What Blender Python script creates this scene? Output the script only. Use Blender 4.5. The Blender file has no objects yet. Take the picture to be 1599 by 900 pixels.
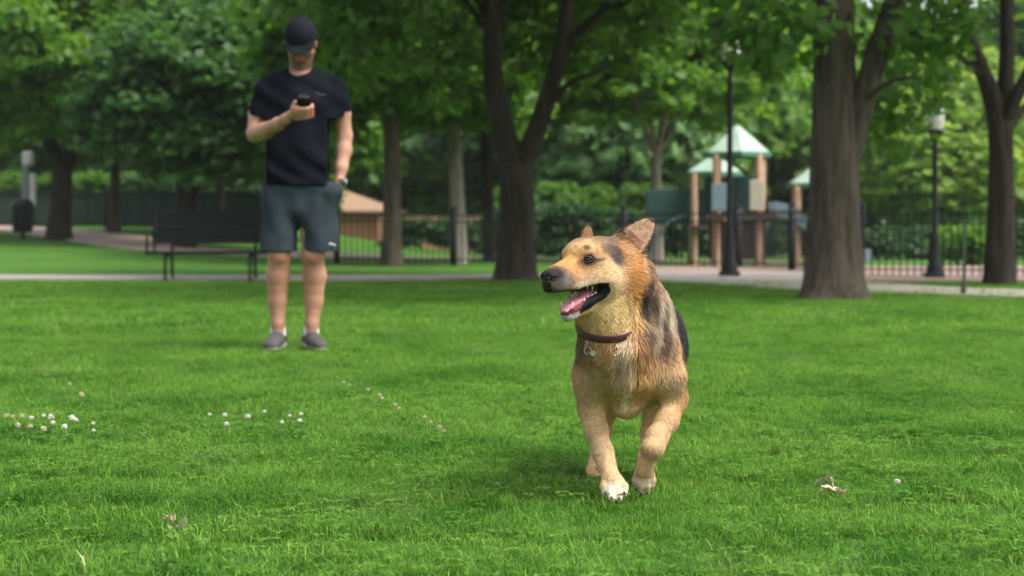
import bpy, math, random
import numpy as np
from mathutils import Vector, Matrix, Euler
rad = math.radians
# ------------------------------------------------------------------ camera
SC = bpy.context.scene
COL = SC.collection
FPX = 2665.0            # focal length in photo pixels (1599 wide)
EYE = 0.66              # camera height above the lawn
HORIZ = 362.0
PIT = math.atan((450 - HORIZ) / FPX)
cam_d = bpy.data.cameras.new('camera')
cam = bpy.data.objects.new('camera', cam_d); COL.objects.link(cam)
cam.location = (0, 0, EYE); cam.rotation_euler = (math.pi/2 - PIT, 0, 0)
cam_d.sensor_width = 36.0; cam_d.lens = 36.0*FPX/1599.0
cam_d.clip_start = 0.05; cam_d.clip_end = 2000
cam_d.dof.use_dof = True; cam_d.dof.focus_distance = 4.02; cam_d.dof.aperture_fstop = 4.4
SC.camera = cam
# ------------------------------------------------------------------ light
SUN_DIR = Vector((0.75, -0.38, 1.15)).normalized()      # towards the sun
world = bpy.data.worlds.new('World'); SC.world = world; world.use_nodes = True
_nt = world.node_tree
_sky = _nt.nodes.new('ShaderNodeTexSky'); _sky.sky_type = 'NISHITA'; _sky.sun_disc = False
_sky.sun_elevation = math.asin(SUN_DIR.z); _sky.sun_rotation = math.atan2(SUN_DIR.x, SUN_DIR.y)
_sky.air_density = 1.0; _sky.dust_density = 4.0; _sky.ozone_density = 1.0; _sky.altitude = 0
_bg = _nt.nodes['Background']; _bg.inputs['Strength'].default_value = 0.15
_hs = _nt.nodes.new('ShaderNodeHueSaturation'); _hs.inputs['Saturation'].default_value = 0.40   # thin bright overcast
_nt.links.new(_sky.outputs['Color'], _hs.inputs['Color']); _nt.links.new(_hs.outputs['Color'], _bg.inputs['Color'])
sun_d = bpy.data.lights.new('sun', 'SUN'); sun_d.energy = 1.5; sun_d.angle = rad(20); sun_d.color = (1.0, 0.95, 0.86)
sun = bpy.data.objects.new('sun', sun_d); COL.objects.link(sun)
sun.location = (10, -10, 30); sun.rotation_euler = SUN_DIR.to_track_quat('Z', 'Y').to_euler()
SC.view_settings.view_transform = 'Standard'; SC.view_settings.look = 'None'
SC.view_settings.gamma = 1.0; SC.view_settings.exposure = 1.17; SC.view_settings.use_curve_mapping = False
SC.render.engine = 'CYCLES'
SC.cycles.use_denoising = True
SC.cycles.max_bounces = 6; SC.cycles.diffuse_bounces = 3; SC.cycles.glossy_bounces = 2
SC.cycles.transmission_bounces = 4; SC.cycles.transparent_max_bounces = 6
SC.cycles.use_adaptive_sampling = True; SC.cycles.adaptive_threshold = 0.02
SC.cycles.caustics_reflective = False; SC.cycles.caustics_refractive = False
# ------------------------------------------------------------------ helpers
def P(px, py, Y):
    """world point at depth Y that stands where the photo shows pixel (px, py)"""
    a = (px-799.5)/FPX; v = (450-py)/FPX
    yd = math.cos(PIT) + math.sin(PIT)*v; zd = -math.sin(PIT) + math.cos(PIT)*v
    t = Y/yd
    return np.array((a*t, Y, EYE + zd*t))
def sst(x):
    x = np.clip(x, 0, 1); return x*x*(3-2*x)
def gz(x, y):
    """height of the lawn: level near the camera, a gentle rise far left"""
    t = np.asarray(y)-28.0; ramp = 0.045*(np.sqrt(t*t+9)+t)/2; ramp = 1.6*(1-np.exp(-ramp/1.6))
    return ramp*sst((-np.asarray(x)-1.0)/8.5)
def gpt(px, Y, dz=0.0):
    x = (px-799.5)/FPX*Y
    return Vector((x, Y, float(gz(x, Y))+dz))
def hit(px, py):
    """the lawn point, with its rise, that shows at a photo pixel"""
    for Y in np.arange(12, 75, .05):
        q = P(px, py, Y)
        if q[2] <= float(gz(q[0], Y)): return q
    return P(px, py, 60)
def gy(py):
    """depth of level ground seen at photo row py"""
    return FPX*EYE/(py-HORIZ)
def link(o, parent=None):
    COL.objects.link(o)
    if parent is not None: o.parent = parent
    return o
def tag(o, label=None, cat=None, group=None, kind=None):
    if label: o['label'] = label
    if cat: o['category'] = cat
    if group: o['group'] = group
    if kind: o['kind'] = kind
    return o
def empty(name, loc, rz=0.0):
    o = bpy.data.objects.new(name, None); o.location = loc; o.rotation_euler = (0, 0, rz)
    o.empty_display_size = 0.2
    return link(o)
def np_mesh(name, V, F, mat=None, col=None, smooth=True):
    """V (n,3); F (m,3) or (m,4) array, or a list of such arrays"""
    V = np.asarray(V, np.float32)
    Fs = [np.asarray(f, np.int32) for f in (F if isinstance(F, list) else [F])]
    Fs = [f for f in Fs if len(f)]
    me = bpy.data.meshes.new(name)
    me.vertices.add(len(V)); me.vertices.foreach_set('co', V.ravel())
    nl = sum(f.size for f in Fs); npoly = sum(len(f) for f in Fs)
    me.loops.add(nl); me.loops.foreach_set('vertex_index', np.concatenate([f.ravel() for f in Fs]))
    me.polygons.add(npoly)
    tot = np.concatenate([np.full(len(f), f.shape[1], np.int32) for f in Fs])
    st = np.concatenate([[0], np.cumsum(tot)[:-1]]).astype(np.int32)
    me.polygons.foreach_set('loop_start', st)
    me.polygons.foreach_set('use_smooth', np.full(npoly, smooth))
    me.update(calc_edges=True)
    if col is not None:
        ca = me.color_attributes.new('Col', 'FLOAT_COLOR', 'POINT')
        c = np.ones((len(V), 4), np.float32); c[:, :3] = col
        ca.data.foreach_set('color', c.ravel())
    if mat: me.materials.append(mat)
    return me
def mobj(name, me, parent=None, loc=None):
    o = bpy.data.objects.new(name, me); link(o, parent)
    if loc is not None: o.location = loc
    return o
# ------------------------------------------------------------------ materials
def mat_new(name):
    m = bpy.data.materials.new(name); m.use_nodes = True
    return m, m.node_tree.nodes, m.node_tree.links, m.node_tree.nodes['Principled BSDF']
def mat_noise(name, c1, c2, scale=5.0, rough=0.7, bump=0.0, bscale=None, detail=4.0, metal=0.0, spec=0.5,
              coord='Object', stretch=None, sheen=0.0):
    m, N, L, b = mat_new(name)
    tc = N.new('ShaderNodeTexCoord'); mp = N.new('ShaderNodeMapping'); L.new(tc.outputs[coord], mp.inputs[0])
    if stretch: mp.inputs['Scale'].default_value = stretch
    n = N.new('ShaderNodeTexNoise'); n.inputs['Scale'].default_value = scale; n.inputs['Detail'].default_value = detail
    L.new(mp.outputs[0], n.inputs['Vector'])
    r = N.new('ShaderNodeValToRGB'); r.color_ramp.elements[0].position = 0.32; r.color_ramp.elements[1].position = 0.68
    r.color_ramp.elements[0].color = (*c1, 1); r.color_ramp.elements[1].color = (*c2, 1)
    L.new(n.outputs['Fac'], r.inputs['Fac']); L.new(r.outputs['Color'], b.inputs['Base Color'])
    b.inputs['Roughness'].default_value = rough; b.inputs['Metallic'].default_value = metal
    b.inputs['Specular IOR Level'].default_value = spec
    if sheen: b.inputs['Sheen Weight'].default_value = sheen
    if bump:
        n2 = N.new('ShaderNodeTexNoise'); n2.inputs['Scale'].default_value = bscale or scale*4; n2.inputs['Detail'].default_value = 5
        L.new(mp.outputs[0], n2.inputs['Vector'])
        bp = N.new('ShaderNodeBump'); bp.inputs['Strength'].default_value = bump; bp.inputs['Distance'].default_value = 0.02
        L.new(n2.outputs['Fac'], bp.inputs['Height']); L.new(bp.outputs[0], b.inputs['Normal'])
    return m
def mat_col(name, rough=0.6, spec=0.3, noise=0.0, nscale=60.0, bump=0.0, bscale=200.0, sss=0.0):
    """colour from the mesh's own markings (attribute), broken up by noise"""
    m, N, L, b = mat_new(name)
    a = N.new('ShaderNodeAttribute'); a.attribute_name = 'Col'
    out = a.outputs['Color']
    tc = N.new('ShaderNodeTexCoord')
    if noise:
        n = N.new('ShaderNodeTexNoise'); n.inputs['Scale'].default_value = nscale; L.new(tc.outputs['Object'], n.inputs['Vector'])
        mr = N.new('ShaderNodeMapRange'); mr.inputs['To Min'].default_value = 1-noise; mr.inputs['To Max'].default_value = 1+noise
        mr.inputs['From Min'].default_value = 0.3; mr.inputs['From Max'].default_value = 0.7
        L.new(n.outputs['Fac'], mr.inputs['Value'])
        mx = N.new('ShaderNodeVectorMath'); mx.operation = 'SCALE'
        L.new(out, mx.inputs[0]); L.new(mr.outputs[0], mx.inputs['Scale']); out = mx.outputs[0]
    L.new(out, b.inputs['Base Color'])
    b.inputs['Roughness'].default_value = rough; b.inputs['Specular IOR Level'].default_value = spec
    if sss:
        b.inputs['Subsurface Weight'].default_value = sss; b.inputs['Subsurface Scale'].default_value = 0.01
    if bump:
        n2 = N.new('ShaderNodeTexNoise'); n2.inputs['Scale'].default_value = bscale; L.new(tc.outputs['Object'], n2.inputs['Vector'])
        bp = N.new('ShaderNodeBump'); bp.inputs['Strength'].default_value = bump; bp.inputs['Distance'].default_value = 0.004
        L.new(n2.outputs['Fac'], bp.inputs['Height']); L.new(bp.outputs[0], b.inputs['Normal'])
    return m
def mat_plain(name, c, rough=0.5, metal=0.0, spec=0.5, coat=0.0):
    return_m = mat_noise(name, tuple(x*0.9 for x in c), tuple(min(1, x*1.1) for x in c), 14, rough, metal=metal, spec=spec)
    if coat: return_m.node_tree.nodes['Principled BSDF'].inputs['Coat Weight'].default_value = coat
    return return_m
# ------------------------------------------------------------------ mesh builder for hard things
class MB:
    def __init__(s): s.V = []; s.F = []; s.n = 0
    def add(s, V, F):
        s.F += [tuple(i+s.n for i in f) for f in F]; s.V += [tuple(map(float, v)) for v in V]; s.n += len(V)
    def box(s, c, size, rz=0.0, bev=0.0, M=None):
        """bevelled box: centre, full size"""
        x, y, z = (d/2 for d in size); b = min(bev, x*.9, y*.9, z*.9)
        if b <= 0:
            V = [(i*x, j*y, k*z) for k in (-1, 1) for j in (-1, 1) for i in (-1, 1)]
            F = [(0,2,3,1),(4,5,7,6),(0,1,5,4),(2,6,7,3),(0,4,6,2),(1,3,7,5)]
        else:
            ring = lambda X, Y_, Z: [(X-b, -Y_, Z), (X, -Y_+b, Z), (X, Y_-b, Z), (X-b, Y_, Z), (-X+b, Y_, Z), (-X, Y_-b, Z), (-X, -Y_+b, Z), (-X+b, -Y_, Z)]
            V = ring(x-b, y-b, -z) + ring(x, y, -z+b) + ring(x, y, z-b) + ring(x-b, y-b, z)
            F = [tuple(range(7, -1, -1)), tuple(range(24, 32))]
            for r in range(3):
                for i in range(8):
                    j = (i+1) % 8; F.append((r*8+i, r*8+j, r*8+8+j, r*8+8+i))
        R = Matrix.Rotation(rz, 3, 'Z') if M is None else M
        s.add([R @ Vector(v) + Vector(c) for v in V], F); return s
    def tube(s, pts, rs, n=10, cap=True):
        pts = [Vector(p) for p in pts]
        if not hasattr(rs, '__len__'): rs = [rs]*len(pts)
        V = []; up = Vector((0.3, 1, 0.1)).normalized()
        for i, p in enumerate(pts):
            t = (pts[min(i+1, len(pts)-1)] - pts[max(i-1, 0)]).normalized()
            u = t.cross(up); u = u.normalized() if u.length > 1e-3 else t.cross(Vector((1, 0, 0))).normalized()
            w = t.cross(u)
            for k in range(n):
                a = 2*math.pi*k/n; V.append(p + (u*math.cos(a) + w*math.sin(a))*rs[i])
        F = [(i*n+k, i*n+(k+1) % n, (i+1)*n+(k+1) % n, (i+1)*n+k) for i in range(len(pts)-1) for k in range(n)]
        if cap: F += [tuple(range(n-1, -1, -1)), tuple((len(pts)-1)*n+k for k in range(n))]
        s.add(V, F); return s
    def lathe(s, c, prof, n=20, rz=0.0):
        """prof: list of (radius, z) bottom to top"""
        c = Vector(c); V = []
        for r, z in prof:
            for k in range(n):
                a = 2*math.pi*k/n+rz; V.append(c + Vector((r*math.cos(a), r*math.sin(a), z)))
        m = len(prof)
        F = [(i*n+k, i*n+(k+1) % n, (i+1)*n+(k+1) % n, (i+1)*n+k) for i in range(m-1) for k in range(n)]
        F += [tuple(range(n-1, -1, -1)), tuple((m-1)*n+k for k in range(n))]
        s.add(V, F); return s
    def build(s, name, mat, parent=None, smooth=False, loc=None, autos=True):
        me = bpy.data.meshes.new(name); me.from_pydata(s.V, [], s.F); me.update()
        if mat: me.materials.append(mat)
        if smooth:
            for p in me.polygons: p.use_smooth = len(p.vertices) <= 4
            try: me.set_sharp_from_angle(angle=rad(50))
            except Exception: pass
        return mobj(name, me, parent, loc)
# ------------------------------------------------------------------ implicit surfaces for bodies
class Field:
    def __init__(s, lo, hi, h):
        s.h = h; s.lo = np.array(lo, np.float32)
        s.n = tuple(int(math.ceil((b-a)/h))+1 for a, b in zip(lo, hi))
        s.d = np.full(s.n, 1.0, np.float32)
        s.ax = [s.lo[i] + h*np.arange(s.n[i], dtype=np.float32) for i in range(3)]
    def _sub(s, lo, hi):
        sl = []
        for i in range(3):
            a = max(0, int((lo[i]-s.lo[i])/s.h)); b = min(s.n[i], int((hi[i]-s.lo[i])/s.h)+2)
            if b <= a: return None, None
            sl.append(slice(a, b))
        X = s.ax[0][sl[0]][:, None, None]; Y = s.ax[1][sl[1]][None, :, None]; Z = s.ax[2][sl[2]][None, None, :]
        return tuple(sl), (X, Y, Z)
    def comb(s, fn, lo, hi, k, sub=False):
        pad = k + 0.02
        sl, g = s._sub(np.array(lo)-pad, np.array(hi)+pad)
        if sl is None: return
        v = fn(*g).astype(np.float32); d = s.d[sl]
        if not sub:
            hh = np.clip(k-np.abs(d-v), 0, None)/max(k, 1e-6)
            s.d[sl] = np.minimum(d, v) - hh*hh*k*0.25
        else:
            v = -v
            hh = np.clip(k-np.abs(d-v), 0, None)/max(k, 1e-6)
            s.d[sl] = np.maximum(d, v) + hh*hh*k*0.25
    def cap(s, a, b, ra, rb, k=0.02, sub=False, flat=None):
        """tapered capsule; flat=(axis vector, factor) squashes it along the axis"""
        a = np.array(a, float); b = np.array(b, float); ab = b-a; L2 = max(1e-9, ab@ab)
        R = max(ra, rb)*(max(1, flat[1]) if flat else 1)
        def fn(X, Y, Z):
            x, y, z = X-a[0], Y-a[1], Z-a[2]
            t = np.clip((x*ab[0]+y*ab[1]+z*ab[2])/L2, 0, 1)
            x = x-t*ab[0]; y = y-t*ab[1]; z = z-t*ab[2]
            r = ra+(rb-ra)*t
            if flat:
                f = np.array(flat[0], float); f /= np.linalg.norm(f); q = flat[1]
                c = x*f[0]+y*f[1]+z*f[2]; e = c*(1/q-1)
                dd = np.sqrt((x+e*f[0])**2+(y+e*f[1])**2+(z+e*f[2])**2)
                return (dd-r)*min(1, q)
            return np.sqrt(x*x+y*y+z*z)-r
        s.comb(fn, np.minimum(a, b)-R, np.maximum(a, b)+R, k, sub)
    def chain(s, pts, rs, k=0.02, flat=None):
        for i in range(len(pts)-1): s.cap(pts[i], pts[i+1], rs[i], rs[i+1], k, flat=flat)
    def ell(s, c, r, R=None, k=0.02, sub=False):
        """ellipsoid; R 3x3 whose columns are its axes in the world"""
        c = np.array(c, float); R = np.eye(3) if R is None else np.array(R); m = max(r)
        def fn(X, Y, Z):
            x, y, z = X-c[0], Y-c[1], Z-c[2]
            q = [x*R[0, i]+y*R[1, i]+z*R[2, i] for i in range(3)]
            k0 = np.sqrt(sum((q[i]/r[i])**2 for i in range(3)))
            k1 = np.sqrt(sum((q[i]/r[i]**2)**2 for i in range(3)))+1e-6
            return k0*(k0-1)/k1
        s.comb(fn, c-m, c+m, k, sub)
    def sample(s, p):
        p = (np.atleast_2d(p)-s.lo)/s.h
        i = np.clip(np.floor(p).astype(int), 0, np.array(s.n)-2); f = p-i; out = 0
        for a in (0, 1):
            for b in (0, 1):
                for c in (0, 1):
                    w = (f[:, 0] if a else 1-f[:, 0])*(f[:, 1] if b else 1-f[:, 1])*(f[:, 2] if c else 1-f[:, 2])
                    out = out + w*s.d[i[:, 0]+a, i[:, 1]+b, i[:, 2]+c]
        return out
    def mesh(s):
        d = s.d; S = d < 0; n = d.shape
        c = np.zeros((n[0]-1, n[1]-1, n[2]-1), np.int8)
        corners = [(a, b, e) for a in (0, 1) for b in (0, 1) for e in (0, 1)]
        for a, b, e in corners: c += S[a:n[0]-1+a, b:n[1]-1+b, e:n[2]-1+e]
        I = np.argwhere((c > 0) & (c < 8)); idx = np.full(c.shape, -1, np.int32)
        idx[I[:, 0], I[:, 1], I[:, 2]] = np.arange(len(I))
        acc = np.zeros((len(I), 3)); cnt = np.zeros(len(I))
        g = lambda o: d[I[:, 0]+o[0], I[:, 1]+o[1], I[:, 2]+o[2]]
        vals = {o: g(o) for o in corners}
        for o in corners:
            for ax in range(3):
                if o[ax] == 0:
                    q = list(o); q[ax] = 1; q = tuple(q); v0, v1 = vals[o], vals[q]
                    m = (v0 < 0) != (v1 < 0); t = v0[m]/(v0[m]-v1[m])
                    p = np.tile(np.array(o, float), (m.sum(), 1)); p[:, ax] += t
                    acc[m] += p; cnt[m] += 1
        V = s.lo + s.h*(I + acc/cnt[:, None])
        Q = []
        for ax in range(3):
            o1, o2 = [(1, 2), (2, 0), (0, 1)][ax]
            A = [slice(None)]*3; B = [slice(None)]*3; A[ax] = slice(0, -1); B[ax] = slice(1, None)
            E = np.argwhere(S[tuple(A)] != S[tuple(B)])
            E = E[(E[:, o1] > 0) & (E[:, o2] > 0) & (E[:, o1] < n[o1]-1) & (E[:, o2] < n[o2]-1)]
            ins = S[E[:, 0], E[:, 1], E[:, 2]]
            def cell(a, b):
                J = E.copy(); J[:, o1] -= a; J[:, o2] -= b; return idx[J[:, 0], J[:, 1], J[:, 2]]
            q = np.stack([cell(1, 1), cell(0, 1), cell(0, 0), cell(1, 0)], 1)
            q[~ins] = q[~ins][:, ::-1]; Q.append(q)
        Q = np.concatenate(Q); Q = Q[(Q >= 0).all(1)]
        return V, Q
def smooth_mesh(V, Q, it=2, lam=0.5):
    e = np.concatenate([Q[:, [0, 1]], Q[:, [1, 2]], Q[:, [2, 3]], Q[:, [3, 0]]]); e = np.concatenate([e, e[:, ::-1]])
    deg = np.bincount(e[:, 0], minlength=len(V))[:, None]
    for i in range(it):
        for f in (lam, -lam*1.02):
            s = np.stack([np.bincount(e[:, 0], weights=V[e[:, 1], k], minlength=len(V)) for k in range(3)], 1)
            V = V + f*(s/np.maximum(deg, 1)-V)
    return V
def vnormals(V, Q):
    n = np.cross(V[Q[:, 2]]-V[Q[:, 0]], V[Q[:, 3]]-V[Q[:, 1]]); N = np.zeros_like(V)
    for k in range(4):
        for a in range(3): N[:, a] += np.bincount(Q[:, k], weights=n[:, a], minlength=len(V))
    return N/np.maximum(np.linalg.norm(N, axis=1, keepdims=True), 1e-9)
def vnoise(p, scale, seed=0):
    """cheap smooth 3-D value noise in 0..1"""
    p = np.asarray(p)*scale; i = np.floor(p).astype(np.int64); f = p-i; f = f*f*(3-2*f); out = 0
    for a in (0, 1):
        for b in (0, 1):
            for c in (0, 1):
                h = ((i[:, 0]+a)*374761393 + (i[:, 1]+b)*668265263 + (i[:, 2]+c)*2147483647 + seed*974711) & 0xffffffff
                h = ((h ^ (h >> 13))*1274126177) & 0xffffffff
                h = ((h ^ (h >> 16)) & 0xffff)/65535.0
                w = (f[:, 0] if a else 1-f[:, 0])*(f[:, 1] if b else 1-f[:, 1])*(f[:, 2] if c else 1-f[:, 2])
                out = out + w*h
    return out
# ================================================================== ground, paths
def grid_mesh(name, xs, ys, zf, mat, parent=None):
    X, Y = np.meshgrid(xs, ys, indexing='ij'); Z = zf(X, Y); V = np.stack([X, Y, Z], -1).reshape(-1, 3)
    n, m = len(xs), len(ys); i = np.arange(n-1)[:, None]*m+np.arange(m-1)[None, :]
    F = np.stack([i, i+m, i+m+1, i+1], -1).reshape(-1, 4)
    return mobj(name, np_mesh(name, V, F, mat), parent)
def mat_lawn():
    m, N, L, b = mat_new('lawn soil and short turf')
    g = N.new('ShaderNodeNewGeometry')
    def noise(sc, det=4):
        n = N.new('ShaderNodeTexNoise'); n.inputs['Scale'].default_value = sc; n.inputs['Detail'].default_value = det; L.new(g.outputs['Position'], n.inputs['Vector']); return n
    n1 = noise(.35); n2 = noise(9, 6)
    r1 = N.new('ShaderNodeValToRGB'); r1.color_ramp.elements[0].position = .35; r1.color_ramp.elements[1].position = .65
    r1.color_ramp.elements[0].color = (.045, .125, .014, 1); r1.color_ramp.elements[1].color = (.070, .170, .020, 1)
    r2 = N.new('ShaderNodeValToRGB'); r2.color_ramp.elements[0].position = .3; r2.color_ramp.elements[1].position = .7
    r2.color_ramp.elements[0].color = (.75, .75, .75, 1); r2.color_ramp.elements[1].color = (1.2, 1.2, 1.2, 1)
    L.new(n1.outputs['Fac'], r1.inputs['Fac']); L.new(n2.outputs['Fac'], r2.inputs['Fac'])
    mx = N.new('ShaderNodeMix'); mx.data_type = 'RGBA'; mx.blend_type = 'MULTIPLY'; mx.inputs['Factor'].default_value = 1
    L.new(r1.outputs['Color'], mx.inputs['A']); L.new(r2.outputs['Color'], mx.inputs['B']); L.new(mx.outputs['Result'], b.inputs['Base Color'])
    b.inputs['Roughness'].default_value = .9; b.inputs['Specular IOR Level'].default_value = .15
    bp = N.new('ShaderNodeBump'); bp.inputs['Strength'].default_value = .6; bp.inputs['Distance'].default_value = .04
    n3 = noise(40, 4); L.new(n3.outputs['Fac'], bp.inputs['Height']); L.new(bp.outputs[0], b.inputs['Normal'])
    return m
m_lawn = mat_lawn()
xs = np.unique(np.concatenate([np.linspace(-400, -40, 10), np.linspace(-40, 40, 161), np.linspace(40, 400, 10)]))
ys = np.unique(np.concatenate([np.linspace(-60, 0, 6), np.linspace(0, 70, 141), np.linspace(70, 800, 12)]))
tag(grid_mesh('ground', xs, ys, gz, m_lawn), kind='structure')
m_path = mat_noise('pale concrete path', (.27, .235, .20), (.36, .32, .28), 3, .9, .3, 60)
m_brickpath = mat_noise('pinkish worn paving', (.33, .235, .19), (.44, .32, .26), 4, .9, .3, 60)
m_mulch = mat_noise('reddish playground surface', (.22, .145, .115), (.31, .22, .175), 6, .9, .3, 50)
def strip_path(name, pts, mat, dz=.03, label=None):
    """pts: (x, y, halfwidth)"""
    P_ = []; 
    for i in range(len(pts)-1):
        for t in np.linspace(0, 1, 13)[:-1]: P_.append(np.array(pts[i])*(1-t)+np.array(pts[i+1])*t)
    P_.append(np.array(pts[-1])); P_ = np.array(P_)
    ker = np.ones(9)/9; S_ = np.stack([np.convolve(np.pad(P_[:, k], 4, mode='edge'), ker, 'valid') for k in range(3)], 1)
    d = np.gradient(S_[:, :2], axis=0); d /= np.linalg.norm(d, axis=1, keepdims=True); nrm = np.stack([-d[:, 1], d[:, 0]], 1)
    V = []; cols = np.linspace(-1, 1, 5)
    for c in cols:
        xy = S_[:, :2]+nrm*(S_[:, 2:3]*c); z = gz(xy[:, 0], xy[:, 1])+dz; V.append(np.column_stack([xy, z]))
    # kerb skirts
    for c in (-1, 1):
        xy = S_[:, :2]+nrm*(S_[:, 2:3]*c); V.append(np.column_stack([xy, gz(xy[:, 0], xy[:, 1])-.05]))
    n = len(S_); V = np.concatenate(V); F = []
    def q(a, b): 
        i = np.arange(n-1); return np.stack([a*n+i, b*n+i, b*n+i+1, a*n+i+1], 1)
    F = np.concatenate([q(a+1, a) for a in range(4)]+[q(0, 5), q(6, 4)])
    o = mobj(name, np_mesh(name, V, F, mat, smooth=False)); tag(o, kind='structure'); return o
def gp(px, py, hw):
    Y = gy(py); return ((px-799.5)/FPX*Y, Y, hw)
strip_path('path', [gp(-500, 437.5, .85), gp(0, 437, .9), gp(400, 436.5, .9), gp(700, 434.5, .9), gp(870, 433.5, .9), gp(1040, 437, 1.1), gp(1150, 440, 1.3), gp(1260, 447, 1.1), gp(1400, 456.5, .95), gp(1599, 461.5, .95), gp(2100, 470, .95)], m_path, .03)
# walkway behind: from the far left rise, curving past the bench and along the fence
_w = [hit(a, b) for a, b in ((-120, 352), (0, 357), (70, 361), (125, 367), (180, 375), (245, 387), (320, 393), (400, 398))]
strip_path('walkway', [(q[0], q[1], 1.1) for q in _w]+[(at_x, y_, 1.1) for at_x, y_ in ((-2.9, 40.5), (0, 39.5), (3, 37.5), (6, 34.5))], m_brickpath, .026)
mb = MB()
def poly_sheet(name, pts, z, mat):
    me = bpy.data.meshes.new(name); n = len(pts); me.from_pydata([(x, y, z) for x, y in pts]+[(x, y, z-.08) for x, y in pts], [], [tuple(range(n))]+[(i, i+n, (i+1) % n+n, (i+1) % n) for i in range(n)])
    me.materials.append(mat); o = mobj(name, me); tag(o, kind='structure'); return o
g2 = lambda px, py: (gp(px, py, 0)[0], gp(px, py, 0)[1])
poly_sheet('plaza', [g2(1030, 440), g2(1150, 449), g2(1255, 450), g2(1300, 432), g2(1300, 427.5), g2(1020, 427.5)], .034, m_path)
poly_sheet('playground_surface', [g2(1000, 426.5), g2(1330, 426.5), g2(1345, 440.5), g2(1760, 443.0), (16, 27.5), (14.5, 32.5), g2(1330, 418.5), g2(1010, 419)], .030, m_mulch)
# ================================================================== fences
m_iron = mat_noise('black painted iron', (.004, .006, .007), (.009, .012, .013), 30, .6, .1, 200, spec=.3)
def at(px, Y): return ((px-799.5)/FPX*Y, Y)
def fence_run(name, label, p0, p1, h, step, sp, mat, group, post_r=.03, picket=.011, screen=None):
    a = Vector((*p0, 0)); b = Vector((*p1, 0)); L_ = (b-a).length; d = (b-a)/L_; ang = math.atan2(d.y, d.x)
    mid = (a+b)/2; root = empty(name, (mid.x, mid.y, float(gz(mid.x, mid.y)))); tag(root, label, 'fence', group)
    n = max(1, round(L_/step)); z0 = root.location.z
    for i in range(n+1):
        c = a+d*(L_*i/n); mb = MB(); zz = float(gz(c.x, c.y))-z0
        mb.box((c.x-mid.x, c.y-mid.y, zz+h/2+.02), (post_r*2, post_r*2, h+.10), ang, .006)
        mb.lathe((c.x-mid.x, c.y-mid.y, zz+h+.07), [(post_r*.7, 0), (post_r*1.15, .02), (post_r*1.1, .05), (post_r*.4, .075)], 10)
        mb.build('post', mat, root, True)
    for i in range(n):
        c0 = a+d*(L_*i/n+post_r); c1 = a+d*(L_*(i+1)/n-post_r); mb = MB(); ln = (c1-c0).length; cm = (c0+c1)/2; zz = float(gz(cm.x, cm.y))-z0
        for z in (.12, h-.16, h-.02): mb.box((cm.x-mid.x, cm.y-mid.y, zz+z), (ln, .028, .022), ang)
        k = int(ln/sp)
        for j in range(1, k):
            c = c0+(c1-c0)*(j/k); mb.tube([(c.x-mid.x, c.y-mid.y, zz+.03), (c.x-mid.x, c.y-mid.y, zz+h+.03)], [picket, picket*.9], 4)
        mb.build('picket_panel', mat, root)
        if screen:
            mb = MB(); mb.box((cm.x-mid.x, cm.y-mid.y+.03, zz+h*.5), (ln, .006, h*.9), ang); mb.build('screen_panel', screen, root)
    return root
FG = 'black iron fence sections round the playground'
fence_run('iron_fence', 'black iron picket fence section behind the pale trunk, left of the forked tree', at(526, 33.2), at(800, 33), 1.0, 1.15, .11, m_iron, FG, .055)
fence_run('iron_fence', 'black iron picket fence section behind the dog, between the forked tree and the lamp post', at(812, 33), at(1150, 30.5), 1.0, 2.2, .11, m_iron, FG, .055)
fence_run('iron_fence', 'black iron picket fence section in front of the playground towers, left of the big trunk', at(1154, 30.5), at(1335, 25.5), 1.0, 2.4, .11, m_iron, FG, .055)
fence_run('iron_fence', 'black iron picket fence section at the right edge behind the right hand lamp post', at(1345, 24.6), at(1760, 23.4), .93, 1.9, .10, m_iron, FG, .048)
m_screen = mat_noise('dark green windscreen mesh', (.010, .024, .016), (.022, .045, .030), 6, .8)
fence_run('screened_fence', 'fence covered with dark green windscreen behind the trees at left', at(-60, 52), at(405, 49), 1.15, 2.4, .5, m_iron, None, .03, screen=m_screen)
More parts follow.
